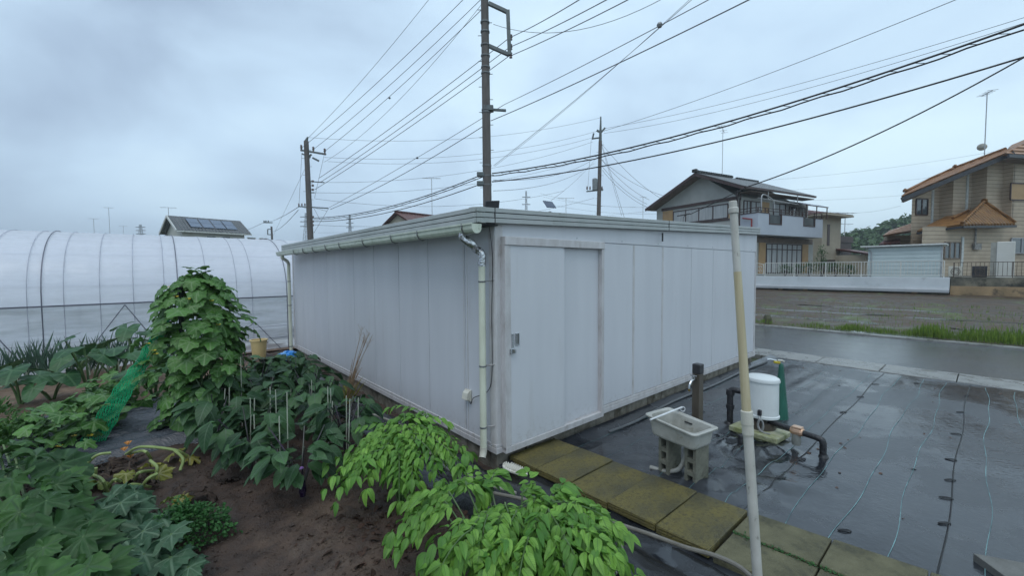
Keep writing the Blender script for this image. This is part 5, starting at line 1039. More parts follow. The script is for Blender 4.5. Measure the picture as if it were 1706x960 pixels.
# shrubs in the yard
m_shrub = leafmat('shrub_leaf', (.025, .07, .02), (.06, .14, .035), (.09, .16, .06), nv=4)
def shrub(px, s, h, r, lab, n=420, m=None, lf=.09):
    yc = ws_(px, 440, s)[0]; p = L(s, -yc, 1.37); e_ = empty('garden_shrub', p, 0, lab, 'shrub', 'shrubs behind the white railing'); f = Fol()
    for _ in range(n):
        a, e, k = U(0, 6.3), U(-.3, 1.5), U(.45, 1)**.6; d = rdir(a, e); bump = 1+.25*sin(a*3+px)+.2*sin(a*5+e*4)
        f.add(T_ov, V3(d[0]*r*k*bump, d[1]*r*k*bump, h*.5+d[2]*h*.5*k*bump), d+V3(U(-.6, .6), U(-.6, .6), U(-.5, .3)), V3(U(-.5, .5), U(-.5, .5), 1), lf*U(.7, 1.3))
    f.build('foliage', m or m_shrub, e_); q = MB()
    for _ in range(5): q.tube([(0, 0, 0), (U(-.3, .3)*r, U(-.3, .3)*r, h*.4), (U(-.7, .7)*r, U(-.7, .7)*r, h*.75)], [.03, .02, .008], 5)
    q.build('stem', m_brown, e_)
for a in ((1308, 30.4, .75, .45, 'low green shrub behind the railing in front of the tall windows'), (1328, 30.5, .8, .5, 'green shrub behind the railing just left of the tan shutter'), (1348, 30.4, .9, .5, 'leafy shrub behind the railing under the tan shutter'), (1370, 30.6, 1.0, .55, 'upright shrub behind the railing in front of the grey brown shutter'), (1368, 31.4, 1.9, .35, 'tall thin young tree against the cream house'), (1392, 30.4, .85, .5, 'round shrub behind the railing near the steel shed'), (1415, 30.3, .7, .4, 'small shrub beside the left end of the steel shed')): shrub(*a)

# ------------------------------------------------------------ wooded hill
m_wood = leafmat('wood_leaf', (.05, .095, .035), (.09, .16, .05), (.06, .11, .04), nv=2, rough=.6)
f = Fol()
def crowns(x0, x1, ytop, Y, n, seed):
    random.seed(seed)
    for i in range(n):
        px = U(x0, x1); yt = np.interp(px, *ytop)+abs(random.gauss(0, 6)); Yc = Y+U(-8, 25); c = atY(px, yt+6, Yc); R_ = U(2.0, 4.2); 
        for _ in range(150):
            d = rdir(U(0, 6.3), U(-.9, 1.5)); k = U(.6, 1.05)*(1+.2*sin(d[0]*7+i)); f.add(T_small, c+d*R_*k*V3(1, 1, .9)-V3(0, 0, R_*.6), d+V3(U(-.8, .8), U(-.8, .8), U(-.8, .4)), d+V3(0, 0, .5), U(.7, 1.3))
T_small = ovate(.8, .2, .3, 3)
crowns(1395, 1530, ([1380, 1405, 1440, 1470, 1490, 1500, 1530], [392, 388, 383, 376, 368, 364, 352]), 110, 34, 3)
crowns(1395, 1530, ([1380, 1530], [398, 392]), 95, 22, 5)
crowns(1480, 1560, ([1480, 1505, 1530, 1560], [376, 362, 366, 370]), 130, 8, 9)
crowns(1560, 1900, ([1560, 1700, 1900], [372, 370, 360]), 120, 30, 11); crowns(560, 1380, ([560, 1000, 1380], [438, 436, 425]), 150, 40, 12); crowns(-300, 300, ([-300, 300], [430, 432]), 150, 30, 13)
tag(f.build('far_woodland', m_wood), kind='stuff'); random.seed(21)

# ------------------------------------------------------------ houses beyond the greenhouse and the shed
m_white = mat('white_render', (.55, .55, .50), (.47, .47, .43), scale=.6, rough=.8); m_pv = mat('solar_panel_glass', (.10, .13, .19), (.07, .10, .15), scale=1, rough=.12, spec=.8)
o5 = atY(303, 384, 45); R5 = radians(52); a5 = V3(cos(R5), sin(R5), 0); b5 = V3(-sin(R5), cos(R5), 0); h5 = empty('house', (o5[0], o5[1], 0), R5, 'white house with a dark roof carrying solar panels beyond the greenhouse', 'house'); ze5 = float(o5[2])
def h5l(x, y, yo): p = onp(x, y, o5+b5*yo, b5)-o5; return float(p@a5), float(p[2])+ze5
LX = h5l(407, 390, 0)[0]; ry = 2.9; rz5 = h5l(281, 359, ry)[1]; RX0, RX1 = h5l(281, 359, ry)[0]-.0, h5l(396, 367, ry)[0]
B(0, LX, 0, 2*ry, 0, ze5).build('wall', m_white, h5); MB().prism([(0, 0, ze5), (0, 2*ry, ze5), (0, ry, rz5-.15)], (LX, 0, 0)).build('gable_wall', m_white, h5)
r5 = roofsheet('roof', m_tileD, [(-.6, -.5, ze5-.0), (LX+.6, -.5, ze5-.0), (LX+.6, ry, rz5), (-.6, ry, rz5)], h5); roofsheet('roof', m_tileD, [(-.6, 2*ry+.5, ze5), (LX+.6, 2*ry+.5, ze5), (LX+.6, ry+.01, rz5), (-.6, ry+.01, rz5)], h5)
sl5 = (rz5-ze5)/(ry+.5); q = MB(); n5 = V3(0, -sl5, 1)/math.hypot(sl5, 1); 
for i in range(4):
    for j in range(2):
        x0 = .9+i*(LX-1.4)/4; x1 = x0+(LX-1.4)/4-.12; ya = .25+j*1.05; yb = ya+1.0; P_ = [V3(x0, ya, ze5+(ya+.5)*sl5)+n5*.06, V3(x1, ya, ze5+(ya+.5)*sl5)+n5*.06, V3(x1, yb, ze5+(yb+.5)*sl5)+n5*.06, V3(x0, yb, ze5+(yb+.5)*sl5)+n5*.06]; q.prism(P_, n5*.05)
q.build('solar_panels', m_pv, r5); q = MB(); q.bar((-.62, -.5, ze5-.08), (-.62, ry, rz5-.08), .08, .25); q.bar((-.62, 2*ry+.5, ze5-.08), (-.62, ry, rz5-.08), .08, .25); q.bar((-.6, -.55, ze5-.12), (LX+.6, -.55, ze5-.12), .12, .14); q.build('fascia', m_whrail, h5)
for a in (2.2, 3.6, 6.3, 7.6): win(h5, 'y', a, a+.9, ze5-1.2, ze5-.45, -.02, 1, m_glass, m_whrail)
antenna(atY(281, 362, 48), 1.1, 'antenna on the left gable of the solar roof house', 5, 1.4, .03, .4)
o6 = atY(240, 392, 60); h6 = empty('house', (o6[0], o6[1], 0), YAW, 'low dark grey roof just left of the solar roof house', 'house'); B(0, 7, 0, 6, 0, 5.6).build('wall', m_white, h6); roofsheet('roof', m_tileD, [(-.5, -.5, 5.6), (7.5, -.5, 5.6), (6.5, 3, 7.6), (2.5, 3, 7.6)], h6); roofsheet('roof', m_tileD, [(-.5, -.5, 5.6), (-.5, 6.5, 5.6), (2.5, 3, 7.6)], h6)
o7 = atY(118, 387, 80); h7 = empty('house', (o7[0], o7[1], 0), YAW, 'thin dark roof ridge showing over the left part of the greenhouse', 'house'); zz7 = float(o7[2]); B(0, 9, 0, 6, 0, zz7-1.5).build('wall', m_white, h7); roofsheet('roof', m_tileD, [(-.5, -.5, zz7-1.4), (9.5, -.5, zz7-1.4), (9.5, 3, zz7), (-.5, 3, zz7)], h7)
antenna(atY(157, 388, 80), 2.7, 'left one of two thin antennas over the greenhouse', 5, 1.4, .04, .5); antenna(atY(183, 388, 70), 4.2, 'taller right one of two thin antennas over the greenhouse', 4, 1.2, .035, .5); antenna(atY(206, 390, 85), 1.6, 'very small faint antenna over the greenhouse right of the taller antenna', 4, 1.2, .03, .5)
o8 = atY(658, 353, 40); h8 = empty('house', (o8[0], o8[1], 0), YAW+.15, 'house with a red tiled gable roof showing over the left roof edge of the shed', 'house'); z8 = float(o8[2]); B(0.4, 6, -2.3, 2.3, 0, z8-1.2).build('wall', m_creamw, h8)
MB().prism([(.4, -2.3, z8-1.2), (.4, 2.3, z8-1.2), (.4, 0, z8-.15)], (5.6, 0, 0)).build('gable_wall', m_creamw, h8); roofsheet('roof', m_tileR, [(0, 0, z8), (5.2, 0, z8), (6.5, -2.8, z8-1.35), (0, -2.8, z8-1.35)], h8); roofsheet('roof', m_tileR, [(0, .01, z8), (5.2, .01, z8), (6.5, 2.8, z8-1.35), (0, 2.8, z8-1.35)], h8); MB().tube([(0, 0, z8+.04), (5.2, 0, z8+.04)], .12, 6).build('ridge_tiles', m_tileR, h8)
antenna(atY(720, 362, 40), 3.7, 'tall antenna with two heads beside the red tiled roof', 6, 1.6, .03, .1, low=True); antenna(atY(943, 354, 50), 1.7, 'small antenna over the shed roof near the solar lamp', 4, 1.9, .03, .1); antenna(atY(1071, 380, 45), 3.3, 'thin antenna just left of the white house', 3, .6, .025, .1)
# ============================================================ garden plants
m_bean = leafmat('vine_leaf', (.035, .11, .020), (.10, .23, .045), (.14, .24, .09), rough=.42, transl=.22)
m_egg = leafmat('eggplant_leaf', (.014, .048, .016), (.055, .13, .042), (.07, .12, .065), rough=.5, transl=.15)
m_udo = leafmat('bright_leaf', (.068, .195, .03), (.23, .43, .07), (.06, .16, .035), rough=.38, transl=.28, nv=8, vw=.035, sidew=.05)
m_sq = leafmat('squash_leaf', (.012, .048, .012), (.055, .135, .030), (.045, .10, .035), rough=.55, transl=.15, vw=.035, nv=5, sidew=.025)
m_taro = leafmat('taro_leaf', (.022, .078, .026), (.045, .125, .040), (.065, .14, .06), rough=.42, transl=.2)
m_low = leafmat('low_leaf', (.03, .09, .02), (.075, .17, .03), (.08, .17, .05), rough=.5, nv=3)
m_parsley = leafmat('parsley_leaf', (.025, .10, .025), (.055, .17, .04), (.06, .14, .05), rough=.5, nv=3)
m_yel = leafmat('withered_leaf', (.30, .27, .05), (.14, .20, .04), (.34, .33, .15), rough=.6)
m_brn = leafmat('dead_squash_leaf', (.075, .05, .04), (.035, .025, .02), (.10, .07, .05), rough=.8)
m_stem = mat('green_stem', (.09, .16, .05), (.06, .11, .035), scale=10, rough=.5); m_pstem = mat('purple_stem', (.05, .03, .06), (.04, .06, .03), scale=6, rough=.45); m_wood2 = mat('woody_stem', (.10, .07, .045), (.06, .045, .03), scale=12, rough=.8)
m_stake = mat('pale_stake', (.42, .44, .36), (.33, .35, .27), scale=10, rough=.5); m_net = mat('green_net', (.01, .46, .19), rough=.5)
def stems(paths, r0, r1, name, m, e_):
    q = MB()
    for P_ in paths: P_ = smoothpath(P_, 3); q.tube(P_, np.linspace(r0, r1, len(P_)), 5)
    return q.build(name, m, e_, smooth=True)

# climbing cucumber heap on its pole
vp = at(338, 712, 0); vt = empty('climbing_vine', vp, 0, 'tall cone of broad leaved climbing vine heaped over a pole in the vegetable bed', 'climbing plant')
f = Fol(); Hh = 1.92
def rad(z): return float(np.interp(z, [0, .3, .8, 1.2, 1.55, 1.8, 1.95], [.36, .46, .54, .54, .46, .30, .15]))
for k in range(430):
    z = 1.93*(1-U(0, 1)**1.25*.97); a = U(0, 2*pi); r_ = rad(z)*(1+.16*sin(a*3+z*4)+.1*sin(a*7-z*9))*U(.62, 1.04); o_ = V3(cos(a), sin(a), 0)
    dr = o_*U(.4, 1)+V3(0, 0, U(-1.1, -.1))+V3(U(-.3, .3), U(-.3, .3), 0); nm = o_*U(.3, .9)+V3(0, 0, U(.5, 1.1))
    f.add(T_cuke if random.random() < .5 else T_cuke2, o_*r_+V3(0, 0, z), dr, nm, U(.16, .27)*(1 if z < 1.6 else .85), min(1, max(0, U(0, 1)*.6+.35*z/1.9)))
for k in range(14): z = 1.85+U(0, .22); a = U(0, 6.3); f.add(T_cuke, V3(cos(a)*.08, sin(a)*.08, z), (cos(a), sin(a), U(-.3, .6)), (0, 0, 1), U(.10, .18), U(.5, 1))
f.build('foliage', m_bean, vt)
stems([[(U(-.3, .3), U(-.3, .3), 0), (U(-.4, .4), U(-.4, .4), .6), (U(-.3, .3), U(-.3, .3), 1.2), (U(-.1, .1), U(-.1, .1), 1.9)] for _ in range(16)], .008, .004, 'stem', m_stem, vt)
q = MB(); q.tube([(-.1, -.18, 0), (-.08, -.16, 1.84)], .028, 8); q.build('support_pole', mat('dark_post', (.02, .035, .025), rough=.4), vt)
q = MB(); 
for k in range(11): z = U(.5, 1.9); a = U(3.5, 5.9); r_ = rad(z)*.98; c = V3(cos(a)*r_, sin(a)*r_, z); [q.add([c, c+rdir(b_, .2)*.03, c+rdir(b_+.9, .5)*.028], [(0, 1, 2)]) for b_ in np.arange(0, 6, 1.25)]
q.build('flowers', mat('yellow_petal', (.70, .50, .03), rough=.5), vt)
# green net drawn down from the heap, with more vine on it
na, nb_, nc, nd = atY(279, 520, 4.95), atY(243, 590, 4.9), atY(200, 652, 4.7), atY(150, 735, 4.5)
nn = empty('plant_net', (nc[0], nc[1], 0), 0, 'bright green plastic net sloping down from the vine cone to the left', 'net'); O_ = V3(nc[0], nc[1], 0)
top = smoothpath([na, nb_, nc, nd], 14); q = MB(); cols_ = 9; G = []
for i, p in enumerate(top):
    wd = .05+.07*i/len(top); G.append([p-O_+V3(wd*.9*(j/(cols_-1)-.5)+.010*sin(i*.9+j), wd*(j/(cols_-1)-.5), -wd*(j/(cols_-1))*1.1+.008*sin(i*1.7+j*2)) for j in range(cols_)])
for i in range(len(G)):
    for j in range(cols_):
        if i+1 < len(G): q.bar(G[i][j], G[i+1][j], .0055)
        if j+1 < cols_: q.bar(G[i][j], G[i][j+1], .0045)
        if j+1 < cols_ and i+1 < len(G): q.bar(G[i][j], G[i+1][j+1], .0045)
q.build('mesh_net', m_net, nn)
def vinerow(label, pts, n, wdt, z0, z1, sc, m=m_bean, T=(T_cuke, T_cuke2), extra=None):
    P_ = smoothpath([at(x, y, 0) for x, y in pts], 6); c0 = P_[len(P_)//2]; e_ = empty('vine', (c0[0], c0[1], 0), 0, label, 'vine'); f = Fol()
    for _ in range(n):
        p = P_[random.randrange(len(P_))]+V3(random.gauss(0, wdt), random.gauss(0, wdt), U(z0, z1))-V3(c0[0], c0[1], 0)
        a = U(0, 6.3); f.add(random.choice(T), p, (cos(a), sin(a), U(-.6, .2)), (U(-.5, .5), U(-.8, .3), 1), U(*sc))
    f.build('foliage', m, e_); stems([[tuple(P_[i]-V3(c0[0], c0[1], 0)+V3(U(-.1, .1), U(-.1, .1), U(0, z1))) for i in range(0, len(P_), 5)] for _ in range(4)], .007, .005, 'stem', m_stem, e_)
    if extra: extra(e_, P_, c0)
def yflow(e_, P_, c0):
    q = MB()
    for (x, y) in ((122, 728), (150, 727), (98, 745)): c = at(x, y, .22)-V3(c0[0], c0[1], 0); [q.add([c, c+rdir(b_, .2)*.035, c+rdir(b_+.9, .5)*.033], [(0, 1, 2)]) for b_ in np.arange(0, 6, 1.25)]
    q.build('flowers', MATS['yellow_petal'], e_)
vinerow('trailing vine with broad leaves under the lower end of the green net', [(205, 680), (165, 715), (120, 750), (75, 790)], 130, .17, .15, .55, (.15, .25), extra=yflow)

# taro row
def taro(px, py, h, n, lab, sc=(.30, .42)):
    p = at(px, py, .05); e_ = empty('taro_plant', p, 0, lab, 'taro plant', 'taro plants before the greenhouse'); f = Fol(); st = []
    for k in range(n):
        a = 2*pi*k/n+U(-.5, .5); rr = U(.15, .42); z = h*U(.6, 1.0); tip = V3(cos(a)*rr, sin(a)*rr, z); st.append([(0, 0, 0), tuple(tip*V3(.4, .4, .6)), tuple(tip)])
        f.add(T_taro, tip, V3(cos(a), sin(a), U(-.9, -.1)), V3(cos(a)*.4, sin(a)*.4-.25, 1), U(*sc))
    f.build('foliage', m_taro, e_); stems(st, .018, .009, 'stem', m_stem, e_)
taro(35, 680, .62, 5, 'taro plant at the left edge of the photo'); taro(88, 672, .50, 4, 'low taro plant second from the left edge'); taro(150, 668, .95, 6, 'large taro plant before the middle of the greenhouse, leaves held high'); taro(198, 655, .92, 5, 'taro plant with a broad flat leaf just left of the green net'); taro(258, 668, .62, 5, 'taro plant between the green net and the vine cone'); taro(228, 632, 1.0, 4, 'taro plant behind the green net'); taro(120, 640, .6, 4, 'small taro plant behind the large one')
# leeks
m_leek = leafmat('leek_leaf', (.05, .10, .07), (.09, .15, .10), (.10, .16, .12), rough=.5, nv=1)
T_bl = ovate(.055, .6, .12, 5); leek0 = None; li = 0
for row, (s0, s1, t_, n_) in enumerate(((-5.4, -1.6, -7.75, 30), (-5.6, -1.4, -8.15, 30))):
    for k in range(n_):
        s = s0+(s1-s0)*k/(n_-1)+U(-.04, .04); p = L(s, t_+U(-.05, .05), .05)
        if leek0 is None or li < 4:
            e_ = empty('leek', p, U(0, 6)); f = Fol()
            for j in range(9):
                a = U(0, 6.3); f.add(T_bl, (0, 0, U(.05, .2)), (cos(a)*.38, sin(a)*.38, 1), (cos(a+1), sin(a+1), .2), U(.38, .66))
            f.build('blades', m_leek, e_); MB().tube([(0, 0, -.02), (0, 0, .22)], .014, 6).build('shaft', mat('leek_white', (.4, .45, .33), rough=.5), e_)
            leek0 = (leek0 or [])+[e_]; li += 1
        else:
            e_ = copy_tree(random.choice(leek0)); e_.location = tuple(p); e_.rotation_euler = (0, 0, U(0, 6)); sc = U(.8, 1.15); e_.scale = (sc, sc, sc)
        tag(e_, 'thin spiky grey green leek plant in the rows against the greenhouse film', 'leek', 'leeks in rows by the greenhouse')

# eggplants
def egg(s, t, h, n, r, lab, dense=1):
    p = L(s, t, .03); e_ = empty('eggplant_plant', p, 0, lab, 'eggplant', 'eggplant plants in rows beside the shed'); f = Fol(); st = []
    for k in range(7):
        a = 2*pi*k/7+U(-.4, .4); tip = V3(cos(a)*r*U(.3, .75), sin(a)*r*U(.3, .75), h*U(.7, 1)); P_ = [(0, 0, 0), tuple(tip*V3(.3, .3, .5)), tuple(tip)]; st.append(P_)
        for j in range(int(n/7*1.35)):
            u_ = U(.3, 1.0); c = tip*V3(u_, u_, .25+.75*u_); b_ = a+U(-1.7, 1.7); o_ = V3(cos(b_), sin(b_), 0)
            c2 = c+o_*U(.02, .10)+V3(0, 0, U(-.02, .05)); L_ = U(.15, .25); f.add(T_egg if random.random() < .6 else T_egg2, c2, o_+V3(0, 0, U(-.6, .25)), V3(0, -.2, 1)+o_*.25+V3(U(-.25, .25), U(-.25, .25), 0), L_, U(0, 1))
    f.build('foliage', m_egg, e_); stems(st, .010, .005, 'stem', m_pstem, e_); return e_
row = [(-1.60, -.72, .62, 49, .42, 'nearest eggplant plant with drooping leaves and a purple flower over bare soil'), (-1.02, -1.30, .62, 49, .40, 'eggplant plant just behind the nearest one, towards the shed'), (-1.85, -1.55, .66, 56, .42, 'eggplant plant behind the nearest one on the left side of the bed'),
       (-1.12, -2.1, .68, 56, .42, 'eggplant plant in the middle of the bed close to the dry grass'), (-2.05, -2.35, .70, 56, .42, 'eggplant plant at the left edge of the bed by the mulch film'), (-1.5, -2.75, .66, 49, .40, 'eggplant plant in the centre of the bed among the stakes'), (-.92, -3.0, .66, 49, .38, 'eggplant plant beside the tuft of dry grass'),
       (-1.9, -3.15, .72, 56, .42, 'eggplant plant at the foot of the vine cone'), (-.85, -3.9, .66, 49, .38, 'eggplant plant next to the shed wall behind the dry grass'), (-1.4, -3.8, .68, 49, .40, 'eggplant plant right of the vine cone near the middle'), (-1.0, -4.8, .50, 49, .40, 'eggplant plant before the blue plastic bag'), (-.72, -5.3, .50, 42, .36, 'farthest eggplant plant below the far downpipe'), (-1.5, -5.0, .50, 49, .4, 'eggplant plant directly behind the vine cone on its right')]
eggs = [egg(*a) for a in row]
q = MB(); c = (.05, -.12, .30)
for b_ in np.arange(0, 6, 1.05): q.add([c, V3(*c)+rdir(b_, .3)*.035, V3(*c)+rdir(b_+.8, .3)*.033], [(0, 1, 2)])
q.build('flower', mat('purple_petal', (.25, .12, .38), rough=.5), eggs[0]); MB().lathe([(0, -.16), (.022, -.15), (.030, -.10), (.022, -.03), (.01, 0), (0, .01)], (.07, -.12, .22), 10).build('fruit', mat('aubergine_skin', (.015, .006, .03), rough=.15), eggs[0], smooth=True)
# stakes among them
sk_px = [(401, 595, 665, 'tallest thin stake at the left of the eggplant bed'), (375, 648, 682, 'short stake left of the tall stake'), (382, 646, 680, 'short stake beside the tall stake'), (417, 664, 705, 'stake left of the bed centre, shorter one'), (424, 664, 700, 'stake left of the bed centre, right one of a pair'), (450, 645, 705, 'long stake in the centre of the bed, left of a pair'), (459, 650, 712, 'long stake in the centre of the bed, right of a pair'), (478, 654, 735, 'longest stake in the centre of the bed'), (465, 694, 740, 'front stake below the centre'), (418, 692, 715, 'short front stake left'), (423, 691, 728, 'second short front stake left'), (546, 645, 700, 'greenish stake by the dry grass, left one'), (551, 648, 690, 'greenish stake by the dry grass, leaning one'), (554, 669, 705, 'short stake below the dry grass'), (577, 660, 712, 'stake right of the dry grass, left one'), (583, 665, 730, 'stake right of the dry grass, middle one'), (597, 663, 710, 'stake right of the dry grass, leaning right one'), (484, 632, 665, 'short stake behind the bed centre'), (519, 634, 668, 'short stake behind the bed, right')]
for x, y0_, y1_, lab in sk_px:
    Yk = float(np.interp(y1_, [660, 740], [5.2, 3.6])); a, b_ = atY(x, y0_, Yk), atY(x+U(-2, 2), y1_, Yk); d_ = (b_-a); b_ = a+d_*(a[2]+.05)/(-d_[2]); ob = MB().tube([b_*0, a-b_], .0052, 6).build('plant_stake', m_stake, loc=tuple(b_), smooth=False); tag(ob, 'thin pale '+lab, 'stake', 'thin stakes in the eggplant bed')

# bright leafy bushes (pinnate fronds arching down)
def bush(px, py, Y, lab, fr, seed, sc=1.0):
    random.seed(seed); fr = fr+[(a+U(-18, 18), b_+U(-26, 4), c_+U(-.03, .12), (h[0]+U(-20, 20), h[1]+U(-8, 6), h[2]+U(-.05, .1))) for a, b_, c_, h in fr]+[(a*.6+h[0]*.4+U(-14, 14), b_*.55+h[1]*.45, c_*.6+h[2]*.4, (h[0]+U(-16, 16), h[1]-4, h[2])) for a, b_, c_, h in fr]; c = atY(px, py, Y); e_ = empty('leafy_bush', (c[0], c[1], .0), 0, lab, 'bush', 'bright green bushes with drooping fronds'); f = Fol(); rach = []; O_ = V3(c[0], c[1], 0)
    for (tx, ty, Yt, hub) in fr:
        tip = atY(tx, ty, Yt)-O_; hb = atY(*hub)-O_; R_ = tip-hb; mid = hb+R_*.5+V3(0, 0, .12*np.linalg.norm(R_[:2])+.04); tone = U(0, .75)
        P_ = [((1-u)**2)*hb+2*u*(1-u)*mid+u*u*tip for u in np.linspace(0, 1, 12)]; rach.append([V3(hb[0]*.1, hb[1]*.1, 0.02), hb*V3(.6, .6, .6)]+P_)
        L0 = U(.075, .108)*sc
        for j, sz in ((1, .8), (3, .7), (5, .85), (7, 1), (9, .95), (11, 1.1)):
            T_ = P_[j]-P_[j-1]; T_ = T_/np.linalg.norm(T_)+V3(U(-.1, .1), U(-.1, .1), 0); side = np.cross(T_, V3(0, 0, 1)); side /= np.linalg.norm(side)+1e-6
            for sg_ in ((-1, 1, 0) if j == 11 else (-1, 1)):
                if random.random() < .06: continue
                L_ = L0*sz*U(.75, 1.15); dr = T_*U(.35, .8)+side*sg_*U(.6, 1.1)+V3(0, 0, U(-.35, .1)) if sg_ else T_+V3(0, 0, U(-.3, .1))
                nm = V3(0, 0, 1)-T_*.2+side*sg_*U(-.1, .35)+V3(U(-.3, .3), U(-.55, .1), 0)
                f.add(T_udo if random.random() < .6 else T_udo2, P_[j]+side*sg_*.006+V3(0, 0, U(-.01, .01)), dr, nm, L_, min(1, tone+U(0, .25)), U(.85, 1.15))
    f.build('foliage', m_udo, e_); stems([[tuple(p) for p in r_] for r_ in rach[::4]], .006, .002, 'stem', m_stem, e_)
def fronds(hubs, x0, x1, yt, yb, Y, n, spread=.5):
    """arching fronds: hub points near the top, tips lower and outward"""
    out = []
    for k in range(n):
        hx, hy, hY = random.choice(hubs); a = U(0, 2*pi); rr = U(.25, 1)**.7
        tx = hx+cos(a)*rr*(x1-x0)*.5*spread; tY = hY-sin(a)*rr*spread*1.0*(x1-x0)/FPX*Y*.5
        ty = hy+(rr**1.6)*(yb-yt)*.75*U(.6, 1.1)+sin(a)*rr*18
        out.append((min(max(tx, x0), x1), ty, tY, (hx+U(-12, 12), hy+U(-4, 10), hY)))
    return out
random.seed(4)
fr1 = [(560, 838, 3.05, (640, 735, 3.4)), (575, 800, 3.15, (640, 740, 3.4)), (548, 775, 3.4, (640, 735, 3.5)), (590, 755, 3.6, (650, 722, 3.6)), (612, 730, 3.7, (670, 712, 3.6)), (655, 700, 3.75, (690, 700, 3.6)), (700, 700, 3.8, (690, 698, 3.6)), (740, 722, 3.7, (690, 705, 3.55)),
       (776, 755, 3.35, (700, 712, 3.5)), (772, 795, 3.15, (715, 730, 3.4)), (735, 800, 3.1, (700, 735, 3.35)), (690, 845, 3.0, (675, 750, 3.3)), (665, 838, 3.0, (665, 750, 3.3)), (700, 820, 3.05, (680, 755, 3.3)), (648, 790, 3.2, (655, 745, 3.4)), (610, 815, 3.05, (635, 750, 3.35)), (620, 775, 3.25, (640, 745, 3.4)),
       (745, 765, 3.3, (700, 730, 3.4)), (715, 770, 3.2, (680, 735, 3.4)), (680, 775, 3.2, (670, 730, 3.4)), (655, 760, 3.3, (660, 722, 3.5)), (640, 742, 3.45, (665, 715, 3.55)), (700, 740, 3.4, (680, 712, 3.55)), (725, 745, 3.4, (695, 715, 3.5)), (760, 778, 3.25, (710, 725, 3.4)), (585, 780, 3.2, (640, 738, 3.4)), (568, 812, 3.1, (625, 752, 3.3))]
bush(665, 760, 3.42, 'pale green leafy bush with drooping fronds in front of the shed side wall', fr1, 31, 1.0)
random.seed(5); fr2 = [(670, 905, 2.5, (745, 840, 2.6)), (665, 915, 2.4, (740, 850, 2.5)), (690, 860, 2.75, (760, 828, 2.7)), (715, 830, 2.85, (780, 815, 2.8)), (770, 802, 2.95, (810, 812, 2.8)), (835, 806, 2.9, (800, 812, 2.75)), (800, 830, 2.7, (790, 812, 2.7))]
fr2 += fronds([(900, 835, 2.45), (850, 850, 2.4), (960, 850, 2.4), (820, 870, 2.3)], 700, 1040, 810, 960, 2.4, 34, .62)
fr2 += [(1005, 880, 2.3, (930, 840, 2.4)), (1030, 912, 2.2, (960, 855, 2.35)), (1060, 958, 2.1, (980, 880, 2.2)), (1010, 940, 2.05, (950, 880, 2.2)), (740, 965, 2.0, (800, 880, 2.2)), (720, 930, 2.15, (790, 870, 2.3)), (790, 985, 1.95, (840, 900, 2.1)), (860, 990, 1.9, (880, 900, 2.1)), (930, 985, 1.95, (920, 900, 2.1)), (980, 980, 1.95, (950, 900, 2.1)), (700, 985, 2.0, (780, 910, 2.15)), (900, 940, 2.05, (890, 860, 2.25)), (960, 930, 2.1, (930, 860, 2.3)), (840, 930, 2.1, (850, 860, 2.3)), (1040, 985, 1.95, (980, 920, 2.05)), (890, 815, 2.65, (870, 825, 2.6)), (950, 825, 2.6, (920, 830, 2.5)), (1000, 850, 2.5, (950, 835, 2.45))]
bush(865, 930, 2.3, 'large bright green leafy bush in the foreground at the bottom centre', fr2, 32, 1.08)
random.seed(77)

# squash plants with big lobed leaves at lower left
def squash(label, leaves, c, m=m_sq, T=(T_squash, T_squash2), sc=1, name='squash_plant', cat='squash plant'):
    c0 = at(*c, 0); e_ = empty(name, c0, 0, label, cat); f = Fol(); st = []; leaves = leaves+[(x+U(-35, 35), y+U(-12, 40), Y+U(-.15, .2), w*U(.45, .8), az+U(-70, 70)) for x, y, Y, w, az in leaves for _ in (0, 1)]
    for (x, y, Y, w, az) in leaves:
        p = atY(x, y, Y)-c0; a = radians(az); f.add(random.choice(T), p, (cos(a), sin(a), U(-.7, .1)), (U(-.45, .45), U(-.75, .1), 1), w*sc*.88, U(0, 1), U(.8, 1.1)); g_ = V3(U(-.1, .1), U(-.1, .1), 0); st.append([tuple(g_), tuple(p*V3(.7, .7, .5)), tuple(p)])
    f.build('foliage', m, e_); stems(st, .014, .009, 'stem', m_stem, e_); return e_
lv = []
for x, y, Y, w, az in ((60, 760, 3.4, .42, 80), (100, 775, 3.3, .44, 20), (20, 800, 3.1, .45, 200), (70, 815, 3.0, .42, 300), (30, 860, 2.75, .46, 250), (90, 880, 2.6, .44, 330), (140, 905, 2.5, .42, 320), (60, 920, 2.45, .46, 260), (10, 930, 2.4, .45, 180), (120, 950, 2.3, .42, 300), (0, 760, 3.5, .42, 170), (110, 840, 2.9, .36, 10), (150, 870, 2.7, .3, 350), (45, 960, 2.25, .42, 280), (170, 950, 2.3, .36, 330), (-20, 870, 2.8, .4, 200), (95, 800, 3.1, .38, 60), (20, 740, 3.6, .36, 100)): lv.append((x, y, Y, w, az))
squash('big dark green squash plant with deeply lobed leaves in the lower left corner', lv, (70, 900))
lv = [(185, 830, 3.15, .36, 350), (215, 850, 3.0, .38, 320), (225, 820, 3.2, .32, 20), (170, 850, 3.0, .32, 220), (265, 860, 2.9, .3, 330), (235, 880, 2.8, .34, 290), (270, 900, 2.65, .34, 300), (240, 925, 2.5, .34, 270), (285, 930, 2.5, .3, 310), (160, 895, 2.7, .28, 250)]
squash('grey green squash plant with mottled lobed leaves left of the parsley', lv, (215, 880), m=leafmat('grey_squash_leaf', (.026, .070, .034), (.055, .115, .058), (.10, .165, .10), rough=.6, transl=.12, vw=.04, nv=5, sidew=.03))
